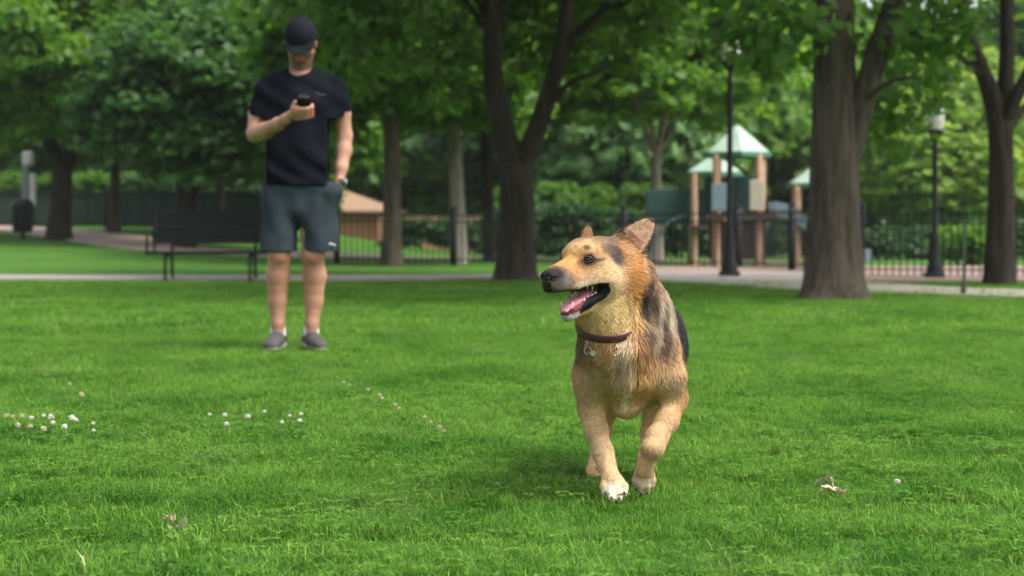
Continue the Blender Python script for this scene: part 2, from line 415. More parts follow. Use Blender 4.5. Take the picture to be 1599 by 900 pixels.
# ================================================================== buildings beyond
def building():
    root = empty('brick_building', (at(600, 58)[0], 58, 0)); tag(root, 'low orange brick building with tan sloping roof beyond the fence', 'building')
    m_b = mat_new('orange brick')[0]; N = m_b.node_tree.nodes; L = m_b.node_tree.links; b = N['Principled BSDF']
    br = N.new('ShaderNodeTexBrick'); br.inputs['Color1'].default_value = (.46, .18, .09, 1); br.inputs['Color2'].default_value = (.55, .24, .13, 1); br.inputs['Mortar'].default_value = (.35, .27, .2, 1)
    br.inputs['Scale'].default_value = 3.0; tc = N.new('ShaderNodeTexCoord'); mp = N.new('ShaderNodeMapping'); mp.inputs['Rotation'].default_value = (math.pi/2, 0, 0)
    L.new(tc.outputs['Object'], mp.inputs[0]); L.new(mp.outputs[0], br.inputs['Vector']); L.new(br.outputs['Color'], b.inputs['Base Color']); b.inputs['Roughness'].default_value = .85
    m_r = mat_noise('tan shingle roof', (.27, .165, .10), (.33, .21, .13), 8, .9, .3, 40)
    m_g = mat_plain('dark window glass', (.02, .03, .035), .15); m_f = mat_plain('white window frame', (.6, .6, .57), .5)
    zb = .28; x0, x1, dep, h = -4.2, 0.2, 6.0, 1.12
    a = MB(); a.box(((x0+x1)/2, dep/2, zb+h/2-.2), (x1-x0, dep, h+.4)); a.build('wall', m_b, root)
    h += zb
    a = MB(); a.add([(x0-.3, -.4, h-.02), (x1+.3, -.4, h-.02), (x1+.3, dep+.4, h-.02), (x0-.3, dep+.4, h-.02), (x0+.9, dep/2, h+.80), (x1-2.0, dep/2, h+.80),
        (x0-.3, -.4, h-.10), (x1+.3, -.4, h-.10), (x1+.3, dep+.4, h-.10), (x0-.3, dep+.4, h-.10)], [(0, 1, 5, 4), (1, 2, 5), (2, 3, 4, 5), (3, 0, 4), (0, 6, 7, 1), (1, 7, 8, 2), (2, 8, 9, 3), (3, 9, 6, 0), (6, 9, 8, 7)])
    a.build('roof', m_r, root)
    a = MB(); a.box((-2.9, -.02, zb+.66), (.62, .05, .6)); w = a.build('window', m_f, root)
    a = MB(); a.box((-2.9, -.055, zb+.66), (.50, .03, .48)); a.build('pane', m_g, w)
    r2 = empty('brick_wall', (at(690, 57)[0], 57, 0)); tag(r2, 'long low reddish brick garden wall beyond the fence, right of the brick building', 'wall')
    a = MB(); a.box((0, 0, .45), (4.2, .3, 1.5)); a.build('masonry', m_b, r2)
    a = MB(); a.box((0, 0, 1.23), (4.3, .4, .07)); a.build('coping', m_g, r2)
building()
# ================================================================== bench
m_bench = mat_noise('dark painted bench slats', (.005, .006, .0055), (.010, .012, .011), 20, .75, .2, 120, spec=.2)
def bench():
    x0, x1, Y, z0 = at(237, 22.9)[0], at(424, 22.9)[0], 22.7, 0
    root = empty('park_bench', ((x0+x1)/2, Y, 0)); tag(root, 'black slatted park bench on the lawn edge behind the man', 'bench'); W = x1-x0
    a = MB()
    for i in range(5): a.box((0, -.23+.095*i, .375+.004*i), (W, .084, .028), bev=.006)
    a.build('seat', m_bench, root)
    a = MB()
    M_ = Matrix.Rotation(rad(-12), 3, 'X')
    for i in range(5): a.box((0, .245+.022*i, .545+.090*i), (W, .026, .088), bev=.006, M=M_)
    a.build('backrest', m_bench, root)
    for sx in (-W/2+.27, W/2-.22):
        for y0_, y1_ in ((-.24, -.26), (.19, .25)):
            a = MB(); a.tube([(sx, y0_, .37), (sx, y1_, .012)], .022, 8); a.box((sx, y1_, .012), (.10, .08, .02)); a.build('leg', m_iron, root)
        a = MB(); a.box((sx, 0, .345), (.045, .50, .03)); a.box((sx, .285, .62), (.045, .03, .60), M=M_); a.build('frame', m_iron, root)
    for sx in (-W/2+.03, W/2-.03):
        a = MB(); a.tube([(sx, .26, .62), (sx, .0, .64), (sx, -.22, .61), (sx, -.25, .50), (sx, -.25, .36)], .019, 8); a.tube([(sx, .22, .38), (sx, .32, .90)], .02, 8); a.build('armrest', m_iron, root, True)
bench()
# ================================================================== street lamps
m_lglass = mat_noise('frosted lantern glass', (.62, .60, .55), (.75, .73, .68), 6, .35)
def lamp_post(px, Y, pybase, ptop, label, group, mat=m_iron, big=1.0):
    x = (px-799.5)/FPX*Y; zb = float(gz(x, Y)); root = empty('street_lamp', (x, Y, zb)); tag(root, label, 'street lamp', group)
    Ht = P(px, ptop, Y)[2]-zb                        # finial tip
    hl = .52*big                                     # lantern height
    a = MB(); a.box((0, 0, .05), (.26*big, .26*big, .10), bev=.01); a.lathe((0, 0, .10), [(.115*big, 0), (.115*big, .08), (.080*big, .14), (.072*big, .42), (.062*big, .50), (.05*big, .55)], 16); a.build('base', mat, root, True)
    a = MB(); a.lathe((0, 0, .62), [(.045*big, 0), (.05*big, .02), (.042*big, .05), (.036*big, Ht-hl-.95), (.045*big, Ht-hl-.90), (.036*big, Ht-hl-.87), (.036*big, Ht-hl-.72)], 14); a.build('pole', mat, root, True)
    zt = Ht-hl-.12
    a = MB(); a.lathe((0, 0, zt), [(.04*big, -.02), (.075*big, .04), (.115*big, .10), (.12*big, .13)], 16); a.build('lantern_cup', mat, root, True)
    a = MB(); a.lathe((0, 0, zt+.13), [(.105*big, 0), (.13*big, .10), (.125*big, .22), (.105*big, .29)], 16); g = a.build('globe', m_lglass, root, True)
    a = MB(); a.lathe((0, 0, zt+.42), [(.115*big, 0), (.12*big, .02), (.07*big, .09), (.03*big, .13), (.035*big, .16), (.012*big, .20), (.003, .23)], 16); a.build('cap', mat, root, True)
    return root
LG = 'black lantern lamp posts'
lamp_post(1139, 24.2, 437, 36, 'tall black lamp post standing in front of the playground towers', LG, big=1.05)
lamp_post(1459, 23.6, 438, 148, 'shorter black lamp post with pale lantern, right of the big trunk', LG, big=.95)
lamp_post(720, 52, 410, 178, 'distant lamp post with small white lantern beside the pale trunk', LG, big=1.2)
m_pale = mat_plain('pale grey painted steel', (.22, .25, .26), .6)
def sign_board():
    Y = 47; x = (45-799.5)/FPX*Y; zb = float(gz(x, Y)); root = empty('lamp_post', (x, Y, zb)); tag(root, 'pale grey post with a light box top standing behind the litter bin', 'lamp post')
    a = MB(); a.box((-.07, 0, 1.0), (.16, .16, 2.0), bev=.01); a.build('post', m_pale, root)
    a = MB(); a.box((0, 0, 2.0), (.27, .24, .40), bev=.05); a.build('lamp_head', m_lglass, root)
    a = MB(); a.box((.12, 0, 1.15), (.16, .1, .9), bev=.02); a.build('panel', m_lglass, root)
sign_board()
def bin_():
    Y = 41; x = (36-799.5)/FPX*Y; zb = float(gz(x, Y)); root = empty('litter_bin', (x, Y, zb)); tag(root, 'black litter bin on a short post beside the path at far left', 'litter bin')
    m_bin = mat_noise('black bin', (.006, .009, .012), (.012, .016, .02), 20, .5)
    a = MB(); a.lathe((0, 0, .14), [(.20, 0), (.235, .04), (.25, .60), (.27, .64), (.27, .68), (.25, .70)], 20); a.build('body', m_bin, root, True)
    a = MB(); a.lathe((0, 0, .84), [(.26, 0), (.24, .05), (.14, .10), (.02, .12)], 20); a.build('lid', m_bin, root, True)
    a = MB(); a.lathe((0, 0, 0), [(.12, 0), (.12, .02), (.05, .03), (.05, .15)], 14); a.build('foot', m_iron, root, True)
bin_()
def stake():
    Y = 17.4; x = (1505-799.5)/FPX*Y; a = MB(); hh = P(1505, 345, Y)[2]
    a.tube([(0, 0, 0), (0, 0, hh)], .014, 6); a.box((0, .01, .06), (.05, .012, .12)); a.box((0, -.012, hh*.55), (.035, .008, hh*.9))
    o = a.build('metal_stake', mat_plain('dark green steel', (.02, .035, .02), .6), None, loc=(x, Y, 0)); tag(o, 'thin dark metal stake standing in the lawn near the right edge', 'stake')
stake()
# ================================================================== playground
m_roof = mat_noise('pale green metal roof', (.27, .38, .30), (.35, .45, .36), 5, .6); m_rtrim = mat_plain('green roof trim', (.045, .16, .09), .5)
m_post = mat_noise('orange tan post', (.36, .21, .125), (.44, .28, .18), 8, .7); m_deck = mat_plain('dark brown deck', (.06, .035, .025), .7)
m_slide = mat_plain('grey blue slide plastic', (.13, .19, .21), .4); m_pan = mat_plain('dark green panel', (.012, .05, .04), .5); m_beige = mat_plain('beige panel', (.34, .32, .25), .5); m_navy = mat_plain('dark blue plastic', (.012, .03, .06), .45)
def hip(root, cx, cy, z, w, h, name='roof'):
    n = 6; a = MB(); V = []
    for (r, zz) in ((w, 0), (w*.93, .05), (w*.05, h)):
        for k in range(n): t = 2*math.pi*(k+.5)/n; V.append((cx+r*math.cos(t), cy+r*math.sin(t), z+zz))
    F = [(j*n+k, j*n+(k+1) % n, (j+1)*n+(k+1) % n, (j+1)*n+k) for j in range(2) for k in range(n)]+[tuple(range(n-1, -1, -1)), tuple(range(2*n, 3*n))]
    a.add(V, F); r_ = a.build(name, m_roof, root)
    a = MB(); V = []
    for (r, zz) in ((w*1.02, -.05), (w*1.02, .035), (w*.90, .035), (w*.90, -.05)):
        for k in range(n): t = 2*math.pi*(k+.5)/n; V.append((cx+r*math.cos(t), cy+r*math.sin(t), z+zz))
    a.add(V, [(j*n+k, j*n+(k+1) % n, ((j+1) % 4)*n+(k+1) % n, ((j+1) % 4)*n+k) for j in range(4) for k in range(n)]); a.build('roof_trim', m_rtrim, r_)
def tower(px, Y, ptop, peave, wpx, posts, label, name='playground_tower', extra=None):
    x = (px-799.5)/FPX*Y; root = empty(name, (x, Y, 0)); tag(root, label, 'playground')
    ze = P(px, peave, Y)[2]; zt = P(px, ptop, Y)[2]; w = wpx/FPX*Y/2/.87
    hip(root, 0, 0, ze, w, zt-ze)
    for (dx, dy) in posts:
        a = MB(); a.lathe((dx, dy, 0), [(.075, 0), (.075, ze-.05), (.07, ze)], 12); a.build('post', m_post, root, True)
    if extra: extra(root, w, ze)
    return root
def ex_main(root, w, ze):
    d = .62
    a = MB(); a.box((0, 0, .95), (1.25, 1.25, .08)); a.build('deck', m_deck, root)
    a = MB(); a.box((-.35, -.62, 1.28), (.38, .04, .50), bev=.01); a.build('panel', m_slide, root)
    a = MB(); a.box((.28, -.62, 1.32), (.26, .04, .55), bev=.01); a.build('panel', m_beige, root)
    a = MB(); a.box((.0, .60, 1.35), (1.1, .04, .7), bev=.01); a.build('panel', m_pan, root)
    a = MB(); a.box((-.05, -.3, .50), (1.0, .04, .7), bev=.01); a.build('panel', m_deck, root)
    # slide to the right: bed with raised rims
    a = MB(); pr = [(.62, 1.02), (.9, .95), (1.3, .66), (1.75, .34), (2.1, .17), (2.4, .14)]
    V = []
    for (sx, sz) in pr:
        for (yy, dz) in ((-.34, .20), (-.30, .20), (-.26, .0), (.26, .0), (.30, .20), (.34, .20), (.34, -.05), (-.34, -.05)): V.append((sx, yy-.1, sz+dz))
    m_ = 8; F = [(i*m_+j, i*m_+(j+1) % m_, (i+1)*m_+(j+1) % m_, (i+1)*m_+j) for i in range(len(pr)-1) for j in range(m_)]
    a.add(V, F); a.build('slide', m_slide, root)
    for s_ in (-1, 1): a = MB(); a.tube([(1.9, s_*.25-.1, 0), (1.9, s_*.25-.1, .25)], .03, 8); a.build('slide_leg', m_navy, root)
def ex_left(root, w, ze):
    a = MB(); a.box((0, 0, .75), (1.1, 1.1, .08)); a.build('deck', m_deck, root)
    a = MB(); a.box((-.75, -.1, 1.15), (1.2, .05, .70), bev=.02); a.build('panel', m_pan, root)
    a = MB(); a.tube([(-1.3, -.2, .02), (-1.15, -.2, .5), (-.9, -.2, .85), (-.55, -.2, 1.0)], .035, 8); a.tube([(-1.3, .1, .02), (-1.15, .1, .5), (-.9, .1, .85), (-.55, .1, 1.0)], .035, 8)
    for i in range(5): a.tube([(-1.27+.09*i*i*.35, -.2, .15+.17*i), (-1.27+.09*i*i*.35, .1, .15+.17*i)], .02, 6)
    a.build('climber', m_slide, root, True)
def ex_right(root, w, ze):
    a = MB(); a.box((0.2, 0, .62), (.9, .9, .07)); a.build('deck', m_deck, root)
    a = MB(); a.box((.25, -.42, 1.02), (.62, .05, .45), bev=.01); a.build('panel', mat_plain('dark red panel', (.20, .045, .04), .5), root)
    a = MB(); a.box((.25, -.42, .40), (.62, .05, .40), bev=.01); a.build('panel', m_navy, root)
tower(1150, 31.5, 196, 242, 98, [(-.42, -.38), (.34, -.42), (.50, .30), (-.30, .45)], 'playground tower with the tallest pale green roof and a slide', extra=ex_main)
tower(1113, 34.0, 242, 272, 84, [(-.42, -.38), (.20, -.42), (.40, .35), (-.40, .4)], 'playground tower with lower pale green roof behind the tall one', extra=ex_left)
tower(1272, 31.5, 258, 290, 82, [(-.38, -.3), (.30, -.35), (.38, .35), (-.3, .38)], 'small playground shelter with pale green roof partly behind the big trunk', 'playground_shelter', extra=ex_right)
# ================================================================== air between the trees
def haze():
    mb = MB(); mb.box((0, 55, 9.0), (300, 140, 22.0)); o = mb.build('haze', None)
    m = bpy.data.materials.new('thin summer haze'); m.use_nodes = True; N = m.node_tree.nodes; N.remove(N['Principled BSDF'])
    v = N.new('ShaderNodeVolumePrincipled'); v.inputs['Color'].default_value = (.93, .97, .92, 1); v.inputs['Density'].default_value = .00042; v.inputs['Anisotropy'].default_value = .3
    m.node_tree.links.new(v.outputs[0], N['Material Output'].inputs['Volume']); o.data.materials.append(m); tag(o, kind='stuff')
haze()
# ================================================================== trees
def mat_leaf(name, c1, c2, trans=.45):
    m, N, L, b = mat_new(name)
    at_ = N.new('ShaderNodeAttribute'); at_.attribute_name = 'Col'
    sep = N.new('ShaderNodeSeparateColor'); L.new(at_.outputs['Color'], sep.inputs[0])
    mx = N.new('ShaderNodeMix'); mx.data_type = 'RGBA'; mx.inputs['A'].default_value = (*c1, 1); mx.inputs['B'].default_value = (*c2, 1); L.new(sep.outputs[0], mx.inputs['Factor'])
    L.new(mx.outputs['Result'], b.inputs['Base Color']); b.inputs['Roughness'].default_value = .45; b.inputs['Specular IOR Level'].default_value = .35
    t = N.new('ShaderNodeBsdfTranslucent'); hs = N.new('ShaderNodeHueSaturation'); hs.inputs['Hue'].default_value = .485; hs.inputs['Saturation'].default_value = 1.1; hs.inputs['Value'].default_value = 1.5
    L.new(mx.outputs['Result'], hs.inputs['Color']); L.new(hs.outputs[0], t.inputs['Color'])
    ms = N.new('ShaderNodeMixShader'); ms.inputs[0].default_value = trans
    L.new(b.outputs[0], ms.inputs[1]); L.new(t.outputs[0], ms.inputs[2]); L.new(ms.outputs[0], N['Material Output'].inputs['Surface'])
    return m
LEAF = {
 'deep': mat_leaf('deep green leaves', (.042, .118, .026), (.088, .195, .050), .55),
 'mid': mat_leaf('mid green leaves', (.054, .142, .019), (.112, .235, .036), .58),
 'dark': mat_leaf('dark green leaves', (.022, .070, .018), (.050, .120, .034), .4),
 'bright': mat_leaf('bright green leaves', (.080, .190, .022), (.160, .310, .045), .55),
 'yellow': mat_leaf('yellow green leaves', (.150, .270, .045), (.270, .400, .080), .55),
 'pale': mat_leaf('pale green leaves', (.090, .190, .060), (.170, .290, .110), .5),
}
def mat_bark(name, c1, c2):
    m, N, L, b = mat_new(name)
    tc = N.new('ShaderNodeTexCoord'); mp = N.new('ShaderNodeMapping'); mp.inputs['Scale'].default_value = (9, 9, 1.3); L.new(tc.outputs['Object'], mp.inputs[0])
    n = N.new('ShaderNodeTexNoise'); n.inputs['Scale'].default_value = 1.6; n.inputs['Detail'].default_value = 7; n.inputs['Roughness'].default_value = .65; L.new(mp.outputs[0], n.inputs['Vector'])
    r = N.new('ShaderNodeValToRGB'); r.color_ramp.elements[0].position = .35; r.color_ramp.elements[1].position = .66; r.color_ramp.elements[0].color = (*c1, 1); r.color_ramp.elements[1].color = (*c2, 1)
    L.new(n.outputs['Fac'], r.inputs['Fac']); L.new(r.outputs['Color'], b.inputs['Base Color']); b.inputs['Roughness'].default_value = .9; b.inputs['Specular IOR Level'].default_value = .15
    bp = N.new('ShaderNodeBump'); bp.inputs['Strength'].default_value = 1.0; bp.inputs['Distance'].default_value = .07; L.new(n.outputs['Fac'], bp.inputs['Height']); L.new(bp.outputs[0], b.inputs['Normal'])
    return m
BARK = mat_bark('brown grey bark', (.045, .036, .026), (.115, .095, .070))
BARK_D = mat_bark('dark bark', (.022, .018, .014), (.055, .045, .034))
BARK_P = mat_bark('pale grey bark', (.17, .15, .125), (.30, .27, .23))
def crown_arrays(rng, clumps, rc, per, leaf, droop=.25):
    """clumps (n,3) centres, rc clump radius: per leaves round each"""
    n = len(clumps); N_ = n*per
    c = np.repeat(clumps, per, 0); d = rng.normal(0, 1, (N_, 3)); d /= np.linalg.norm(d, axis=1, keepdims=True)
    rr = rc*rng.random(N_)**.45; sc = np.repeat(rng.uniform(.65, 1.35, n), per)
    p = c + d*(rr*sc)[:, None]*np.array((1, 1, .62)); p[:, 2] -= droop*(d[:, 0]**2+d[:, 1]**2)*rc*.6
    nr = d*.55+rng.normal(0, .55, (N_, 3))+np.array((0, 0, .75)); nr /= np.linalg.norm(nr, axis=1, keepdims=True)
    t = np.cross(nr, rng.normal(0, 1, (N_, 3))); t /= np.linalg.norm(t, axis=1, keepdims=True); t[:, 2] -= .35; t /= np.linalg.norm(t, axis=1, keepdims=True)
    s = np.cross(nr, t); s /= np.maximum(np.linalg.norm(s, axis=1, keepdims=True), 1e-6)
    L_ = (leaf*rng.uniform(.6, 1.3, N_))[:, None]; W = L_*.36
    V = np.stack([p-t*L_*.5, p-t*L_*.05+s*W+nr*L_*.06, p+t*L_*.5, p-t*L_*.05-s*W+nr*L_*.06], 1).reshape(-1, 3)
    F = np.arange(N_*4, dtype=np.int32).reshape(-1, 4)
    tint = np.clip(np.repeat(rng.random(n), per)*.55+rng.random(N_)*.45, 0, 1)
    col = np.repeat(np.stack([tint]*3, 1), 4, 0)
    return V, F, col
def limb_mb(mb, pts, rs, seg=10, n=12, seed=0, flare=0.0, ridges=0.0):
    """smooth tapered limb through pts with bark ridges and root flare"""
    r_ = np.random.default_rng(seed); pts = np.array([np.array(p, float) for p in pts]); rs = np.array(rs, float)
    t = np.linspace(0, len(pts)-1, seg*(len(pts)-1)+1)
    def cr(A, t):
        i = np.clip(np.floor(t).astype(int), 0, len(A)-2); f = t-i; A0 = A[np.maximum(i-1, 0)]; A1 = A[i]; A2 = A[i+1]; A3 = A[np.minimum(i+2, len(A)-1)]
        if A.ndim > 1: f = f[:, None]
        return .5*((2*A1)+(-A0+A2)*f+(2*A0-5*A1+4*A2-A3)*f**2+(-A0+3*A1-3*A2+A3)*f**3)
    C = cr(pts, t); Rr = np.interp(t, np.arange(len(rs)), rs)
    tan = np.gradient(C, axis=0); tan /= np.linalg.norm(tan, axis=1, keepdims=True)
    u = np.cross(tan, np.array((.25, 1, .1))); u /= np.linalg.norm(u, axis=1, keepdims=True); w = np.cross(tan, u)
    a = np.linspace(0, 2*math.pi, n, endpoint=False); ph = r_.uniform(0, 6.28, 4); V = []
    for i in range(len(C)):
        rr = Rr[i]*(1+.05*np.sin(2*a+ph[0]+i*.15)+.035*np.sin(5*a+ph[1]+i*.2)+ridges*np.sin(11*a+ph[2]+.4*np.sin(i*.5)))
        if flare:
            z = C[i, 2]-C[0, 2]; rr = rr*(1+flare*math.exp(-z/.13)*(1+.45*np.cos(5*a+ph[3])+.25*np.cos(3*a+ph[1]))+flare*.25*math.exp(-z/.5))
        V.append(C[i]+u[i]*(np.cos(a)*rr)[:, None]+w[i]*(np.sin(a)*rr)[:, None])
    V = np.concatenate(V); m = len(C)
    F = [(i*n+k, i*n+(k+1) % n, (i+1)*n+(k+1) % n, (i+1)*n+k) for i in range(m-1) for k in range(n)]+[tuple((m-1)*n+k for k in range(n))]
    mb.add(V, F)
def make_tree(name, label, cat, base, skel, crown, bark, leaf, group=None, seed=0, flare=.5, rot=0.0):
    """skel: list of (pts, radii) relative to the base; crown: dict(c, r, n, per, rc, leaf, low)"""
    rng = np.random.default_rng(seed)
    root = empty(name, base, rot); tag(root, label, cat, group)
    mb = MB()
    for i, (pts, rs) in enumerate(skel): limb_mb(mb, pts, rs, seed=seed+i, n=28 if i == 0 and rs[0] > .12 else 12, flare=flare if i == 0 else 0, ridges=.032 if i == 0 else .01)
    # limbs reaching into the crown
    cc = np.array(crown['c'], float); cr_ = np.array(crown['r'], float); src = crown.get('from', [(skel[0][0][-1], skel[0][1][-1])])
    for i in range(crown.get('limbs', 10)):
        a = 2*math.pi*(i+rng.random()*.6)/crown.get('limbs', 10); ph = rng.uniform(-.25, .9)
        tip = cc+cr_*np.array((math.cos(a)*math.cos(ph), math.sin(a)*math.cos(ph), math.sin(ph)))*rng.uniform(.6, .85)
        p0, r0 = src[i % len(src)]; p0 = np.array(p0, float); mid = p0*.55+tip*.45+np.array((0, 0, .25*np.linalg.norm(tip-p0)*.5))
        limb_mb(mb, [p0-(mid-p0)*.05, p0*.8+mid*.2+np.array((0, 0, .05)), mid, tip], [r0*.5, r0*.45, r0*.28, r0*.08], seg=5, n=7, seed=seed*7+i)
    mb.build('trunk', bark, root, True)
    n = crown['n']; d = rng.normal(0, 1, (n*3, 3)); d /= np.linalg.norm(d, axis=1, keepdims=True)
    d = d[d[:, 2] > crown.get('low', -.75)][:n]; n = len(d)
    rad_ = rng.uniform(.45, 1.0, n)**.6; lump = .80+.38*vnoise(d*1.0+seed*3.1, 2.2, seed)
    cl = cc+d*cr_*(rad_*lump)[:, None]
    if 'cut' in crown: cl = cl[crown['cut'](cl)]
    if 'extra' in crown: cl = np.concatenate([cl, np.array(crown['extra'], float)])
    V, F, col = crown_arrays(rng, cl, crown['rc'], crown['per'], crown['leaf'], crown.get('droop', .5))
    mobj('crown', np_mesh('crown', V, F, LEAF[leaf], col, smooth=False), root)
    return root
def copy_thing(src, loc, rz, sc, label, leaf=None, group=None):
    r = src.copy(); COL.objects.link(r); r.location = loc; r.rotation_euler = (0, 0, rz); r.scale = sc; r['label'] = label
    if group: r['group'] = group
    for ch in [o for o in src.children]:
        c = ch.copy(); COL.objects.link(c); c.parent = r
        if leaf and c.name.startswith('crown'):
            c.material_slots[0].link = 'OBJECT'; c.material_slots[0].material = LEAF[leaf]
    return r
def rel(base, px, py, dy=0.0):
    """point on a limb seen at a photo pixel, relative to the tree's foot"""
    return P(px, py, base[1]+dy)-np.array(base)
# -- big near trunk with a second stem leaning right
B = gpt(1302, 16.6); b_ = np.array(B)
sk = [([(0, 0, -.05), (0, 0, .35), rel(b_, 1303, 330), rel(b_, 1303, 220), rel(b_, 1302, 100), rel(b_, 1303, -40), rel(b_, 1300, -300, .3)], [.235, .245, .228, .222, .205, .195, .15]),
      ([rel(b_, 1312, 300), rel(b_, 1331, 222, -.02), rel(b_, 1345, 165, -.04), rel(b_, 1372, 80, -.05), rel(b_, 1402, -10, -.05), rel(b_, 1440, -160, -.1)], [.11, .135, .125, .115, .105, .09]),
      ([rel(b_, 1345, 160, -.04), rel(b_, 1390, 128, -.5), rel(b_, 1440, 120, -1.0)], [.03, .024, .008])]
make_tree('shade_tree', 'massive near tree with flared roots and a second stem leaning right, right of the playground', 'tree', B, sk,
   dict(c=(0.2, .3, 5.6), r=(4.3, 3.8, 3.0), n=300, per=110, rc=.62, leaf=.17, low=-.8, limbs=12, **{'from': [(rel(b_, 1303, -40), .15), (rel(b_, 1402, -10, -.05), .10)]},
        extra=[tuple(rel(b_, x, y, d)) for x, y, d in [(1400, 120, 1.1), (1385, 160, 1.2), (1425, 70, 1.0), (1370, 195, 1.3), (1450, 35, -.4), (1490, 10, -.5), (1415, 15, -.3), (1212, 45, -.4), (1180, 20, -.4), (1240, 5, -.6)]],
        cut=lambda c: ~((c[:, 0] > .5) & (c[:, 2] < 3.3) & (c[:, 2] > 2.2)) & ~((c[:, 0] < .6) & (c[:, 2] < 3.9) & (c[:, 1] < .5) & (c[:, 0] > -.95)) & ~((c[:, 0] < .5) & (c[:, 2] < 2.9) & (c[:, 0] > -4.5) & (c[:, 1] > .6)) & ~((c[:, 0] > .5) & (c[:, 2] < 4.2) & (vnoise(c, 1.1, 9) > .42))), BARK, 'mid', None, 21, .75)
# -- forked tree centre
B = gpt(806, 23.1); b_ = np.array(B)
sk = [([(0, 0, -.05), (0, 0, .3), rel(b_, 806, 350), rel(b_, 807, 290), rel(b_, 806, 255)], [.215, .235, .22, .235, .20]),
      ([rel(b_, 804, 285), rel(b_, 795, 235, -.02), rel(b_, 782, 185, -.05), rel(b_, 772, 130, -.05), rel(b_, 768, 60, 0), rel(b_, 762, -60, .2)], [.16, .165, .150, .135, .12, .09]),
      ([rel(b_, 810, 285), rel(b_, 826, 235, .02), rel(b_, 846, 180, .04), rel(b_, 866, 115, .05), rel(b_, 880, 60, .05), rel(b_, 888, -20, .1), rel(b_, 895, -100, .1)], [.15, .15, .130, .115, .10, .085, .06]),
      ([rel(b_, 878, 75, .05), rel(b_, 905, 50, -.1), rel(b_, 945, 10, -.3), rel(b_, 990, -50, -.4)], [.06, .068, .055, .04]),
      ([rel(b_, 772, 150, -.05), rel(b_, 745, 140, -.5), rel(b_, 700, 125, -.9)], [.03, .024, .010]),
      ([rel(b_, 858, 160, .05), rel(b_, 890, 130, -.3), rel(b_, 930, 112, -.6), rel(b_, 975, 90, -.8)], [.045, .04, .028, .010])]
make_tree('shade_tree', 'dark forked tree in the centre with two spreading stems above the dog', 'tree', B, sk,
   dict(c=(-.5, .8, 5.0), r=(3.3, 3.0, 2.6), n=290, per=110, rc=.60, leaf=.19, low=-.85, limbs=10, cut=lambda c: ~((c[:, 1] < .6) & (c[:, 2] < 4.1) & (np.abs(c[:, 0]-.2) < 1.5)), **{'from': [(rel(b_, 768, 60), .10), (rel(b_, 888, -20), .08), (rel(b_, 990, -50), .05)]}), BARK_D, 'mid', None, 5, .6)
# -- right edge tree
B = gpt(1561, 20.7); b_ = np.array(B)
sk = [([(0, 0, -.05), (0, 0, .3), rel(b_, 1562, 360), rel(b_, 1563, 260), rel(b_, 1563, 190)], [.155, .165, .155, .15, .16]),
      ([rel(b_, 1560, 215), rel(b_, 1548, 150), rel(b_, 1528, 95), rel(b_, 1508, 40), rel(b_, 1497, -40)], [.10, .11, .095, .085, .06]),
      ([rel(b_, 1564, 215), rel(b_, 1570, 130, .1), rel(b_, 1573, 50, .1), rel(b_, 1570, -60, .1)], [.10, .105, .09, .07]),
      ([rel(b_, 1568, 200), rel(b_, 1588, 150, -.1), rel(b_, 1622, 80, -.2), rel(b_, 1660, -20, -.3)], [.075, .075, .06, .04]),
      ([rel(b_, 1570, 215), rel(b_, 1592, 175, .1), rel(b_, 1640, 140, .2)], [.06, .055, .03]),
      ([rel(b_, 1536, 125, 0), rel(b_, 1512, 100, -.2), rel(b_, 1482, 78, -.4), rel(b_, 1440, 72, -.6)], [.04, .04, .028, .010])]
make_tree('shade_tree', 'tree at the right edge dividing into several bare stems', 'tree', B, sk,
   dict(c=(.6, .5, 4.9), r=(3.2, 3.0, 2.4), n=115, per=85, rc=.55, leaf=.14, low=-.8, limbs=9, **{'from': [(rel(b_, 1497, -40), .06), (rel(b_, 1570, -60, .1), .07)]},
        cut=lambda c: ~((c[:, 0] < 1.5) & (c[:, 2] < 2.75)) & ~((c[:, 0] < 1.2) & (c[:, 2] < 3.8) & (vnoise(c, 1.3, 4) > .5))), BARK_D, 'mid', None, 31, .45)
# -- left tree on the rise
B = gpt(93, 40.0); b_ = np.array(B)
sk = [([(0, 0, -.08), (0, 0, .3), rel(b_, 94, 330), rel(b_, 97, 280), rel(b_, 98, 250)], [.24, .26, .23, .24, .26]),
      ([rel(b_, 95, 270), rel(b_, 82, 232), rel(b_, 68, 200), rel(b_, 55, 150)], [.17, .17, .14, .10]), ([rel(b_, 100, 270), rel(b_, 116, 230), rel(b_, 140, 195), rel(b_, 155, 130)], [.17, .16, .13, .10])]
make_tree('shade_tree', 'leafy tree at far left with low fork, beside the litter bin', 'tree', B, sk,
   dict(c=(.3, 0, 5.1), r=(3.6, 3.0, 3.0), n=330, per=120, rc=.62, leaf=.25, low=-.9, limbs=8, **{'from': [(rel(b_, 55, 150), .1), (rel(b_, 155, 130), .1)]}), BARK_D, 'bright', None, 41, .5)
# -- dense dark tree behind the bench
B = gpt(288, 37.0); b_ = np.array(B)
sk = [([(0, 0, -.08), (0, 0, .3), rel(b_, 290, 330), rel(b_, 287, 270), rel(b_, 290, 180)], [.20, .20, .18, .17, .12]), ([rel(b_, 297, 330, .1), rel(b_, 306, 290, .1), rel(b_, 318, 220)], [.10, .10, .07])]
make_tree('dense_tree', 'dense dark green tree with low crown behind the bench', 'tree', B, sk,
   dict(c=(.4, 0, 3.4), r=(2.3, 2.1, 2.2), n=250, per=80, rc=.58, leaf=.26, low=-.85, limbs=8, droop=.8), BARK_D, 'deep', None, 51, .4)
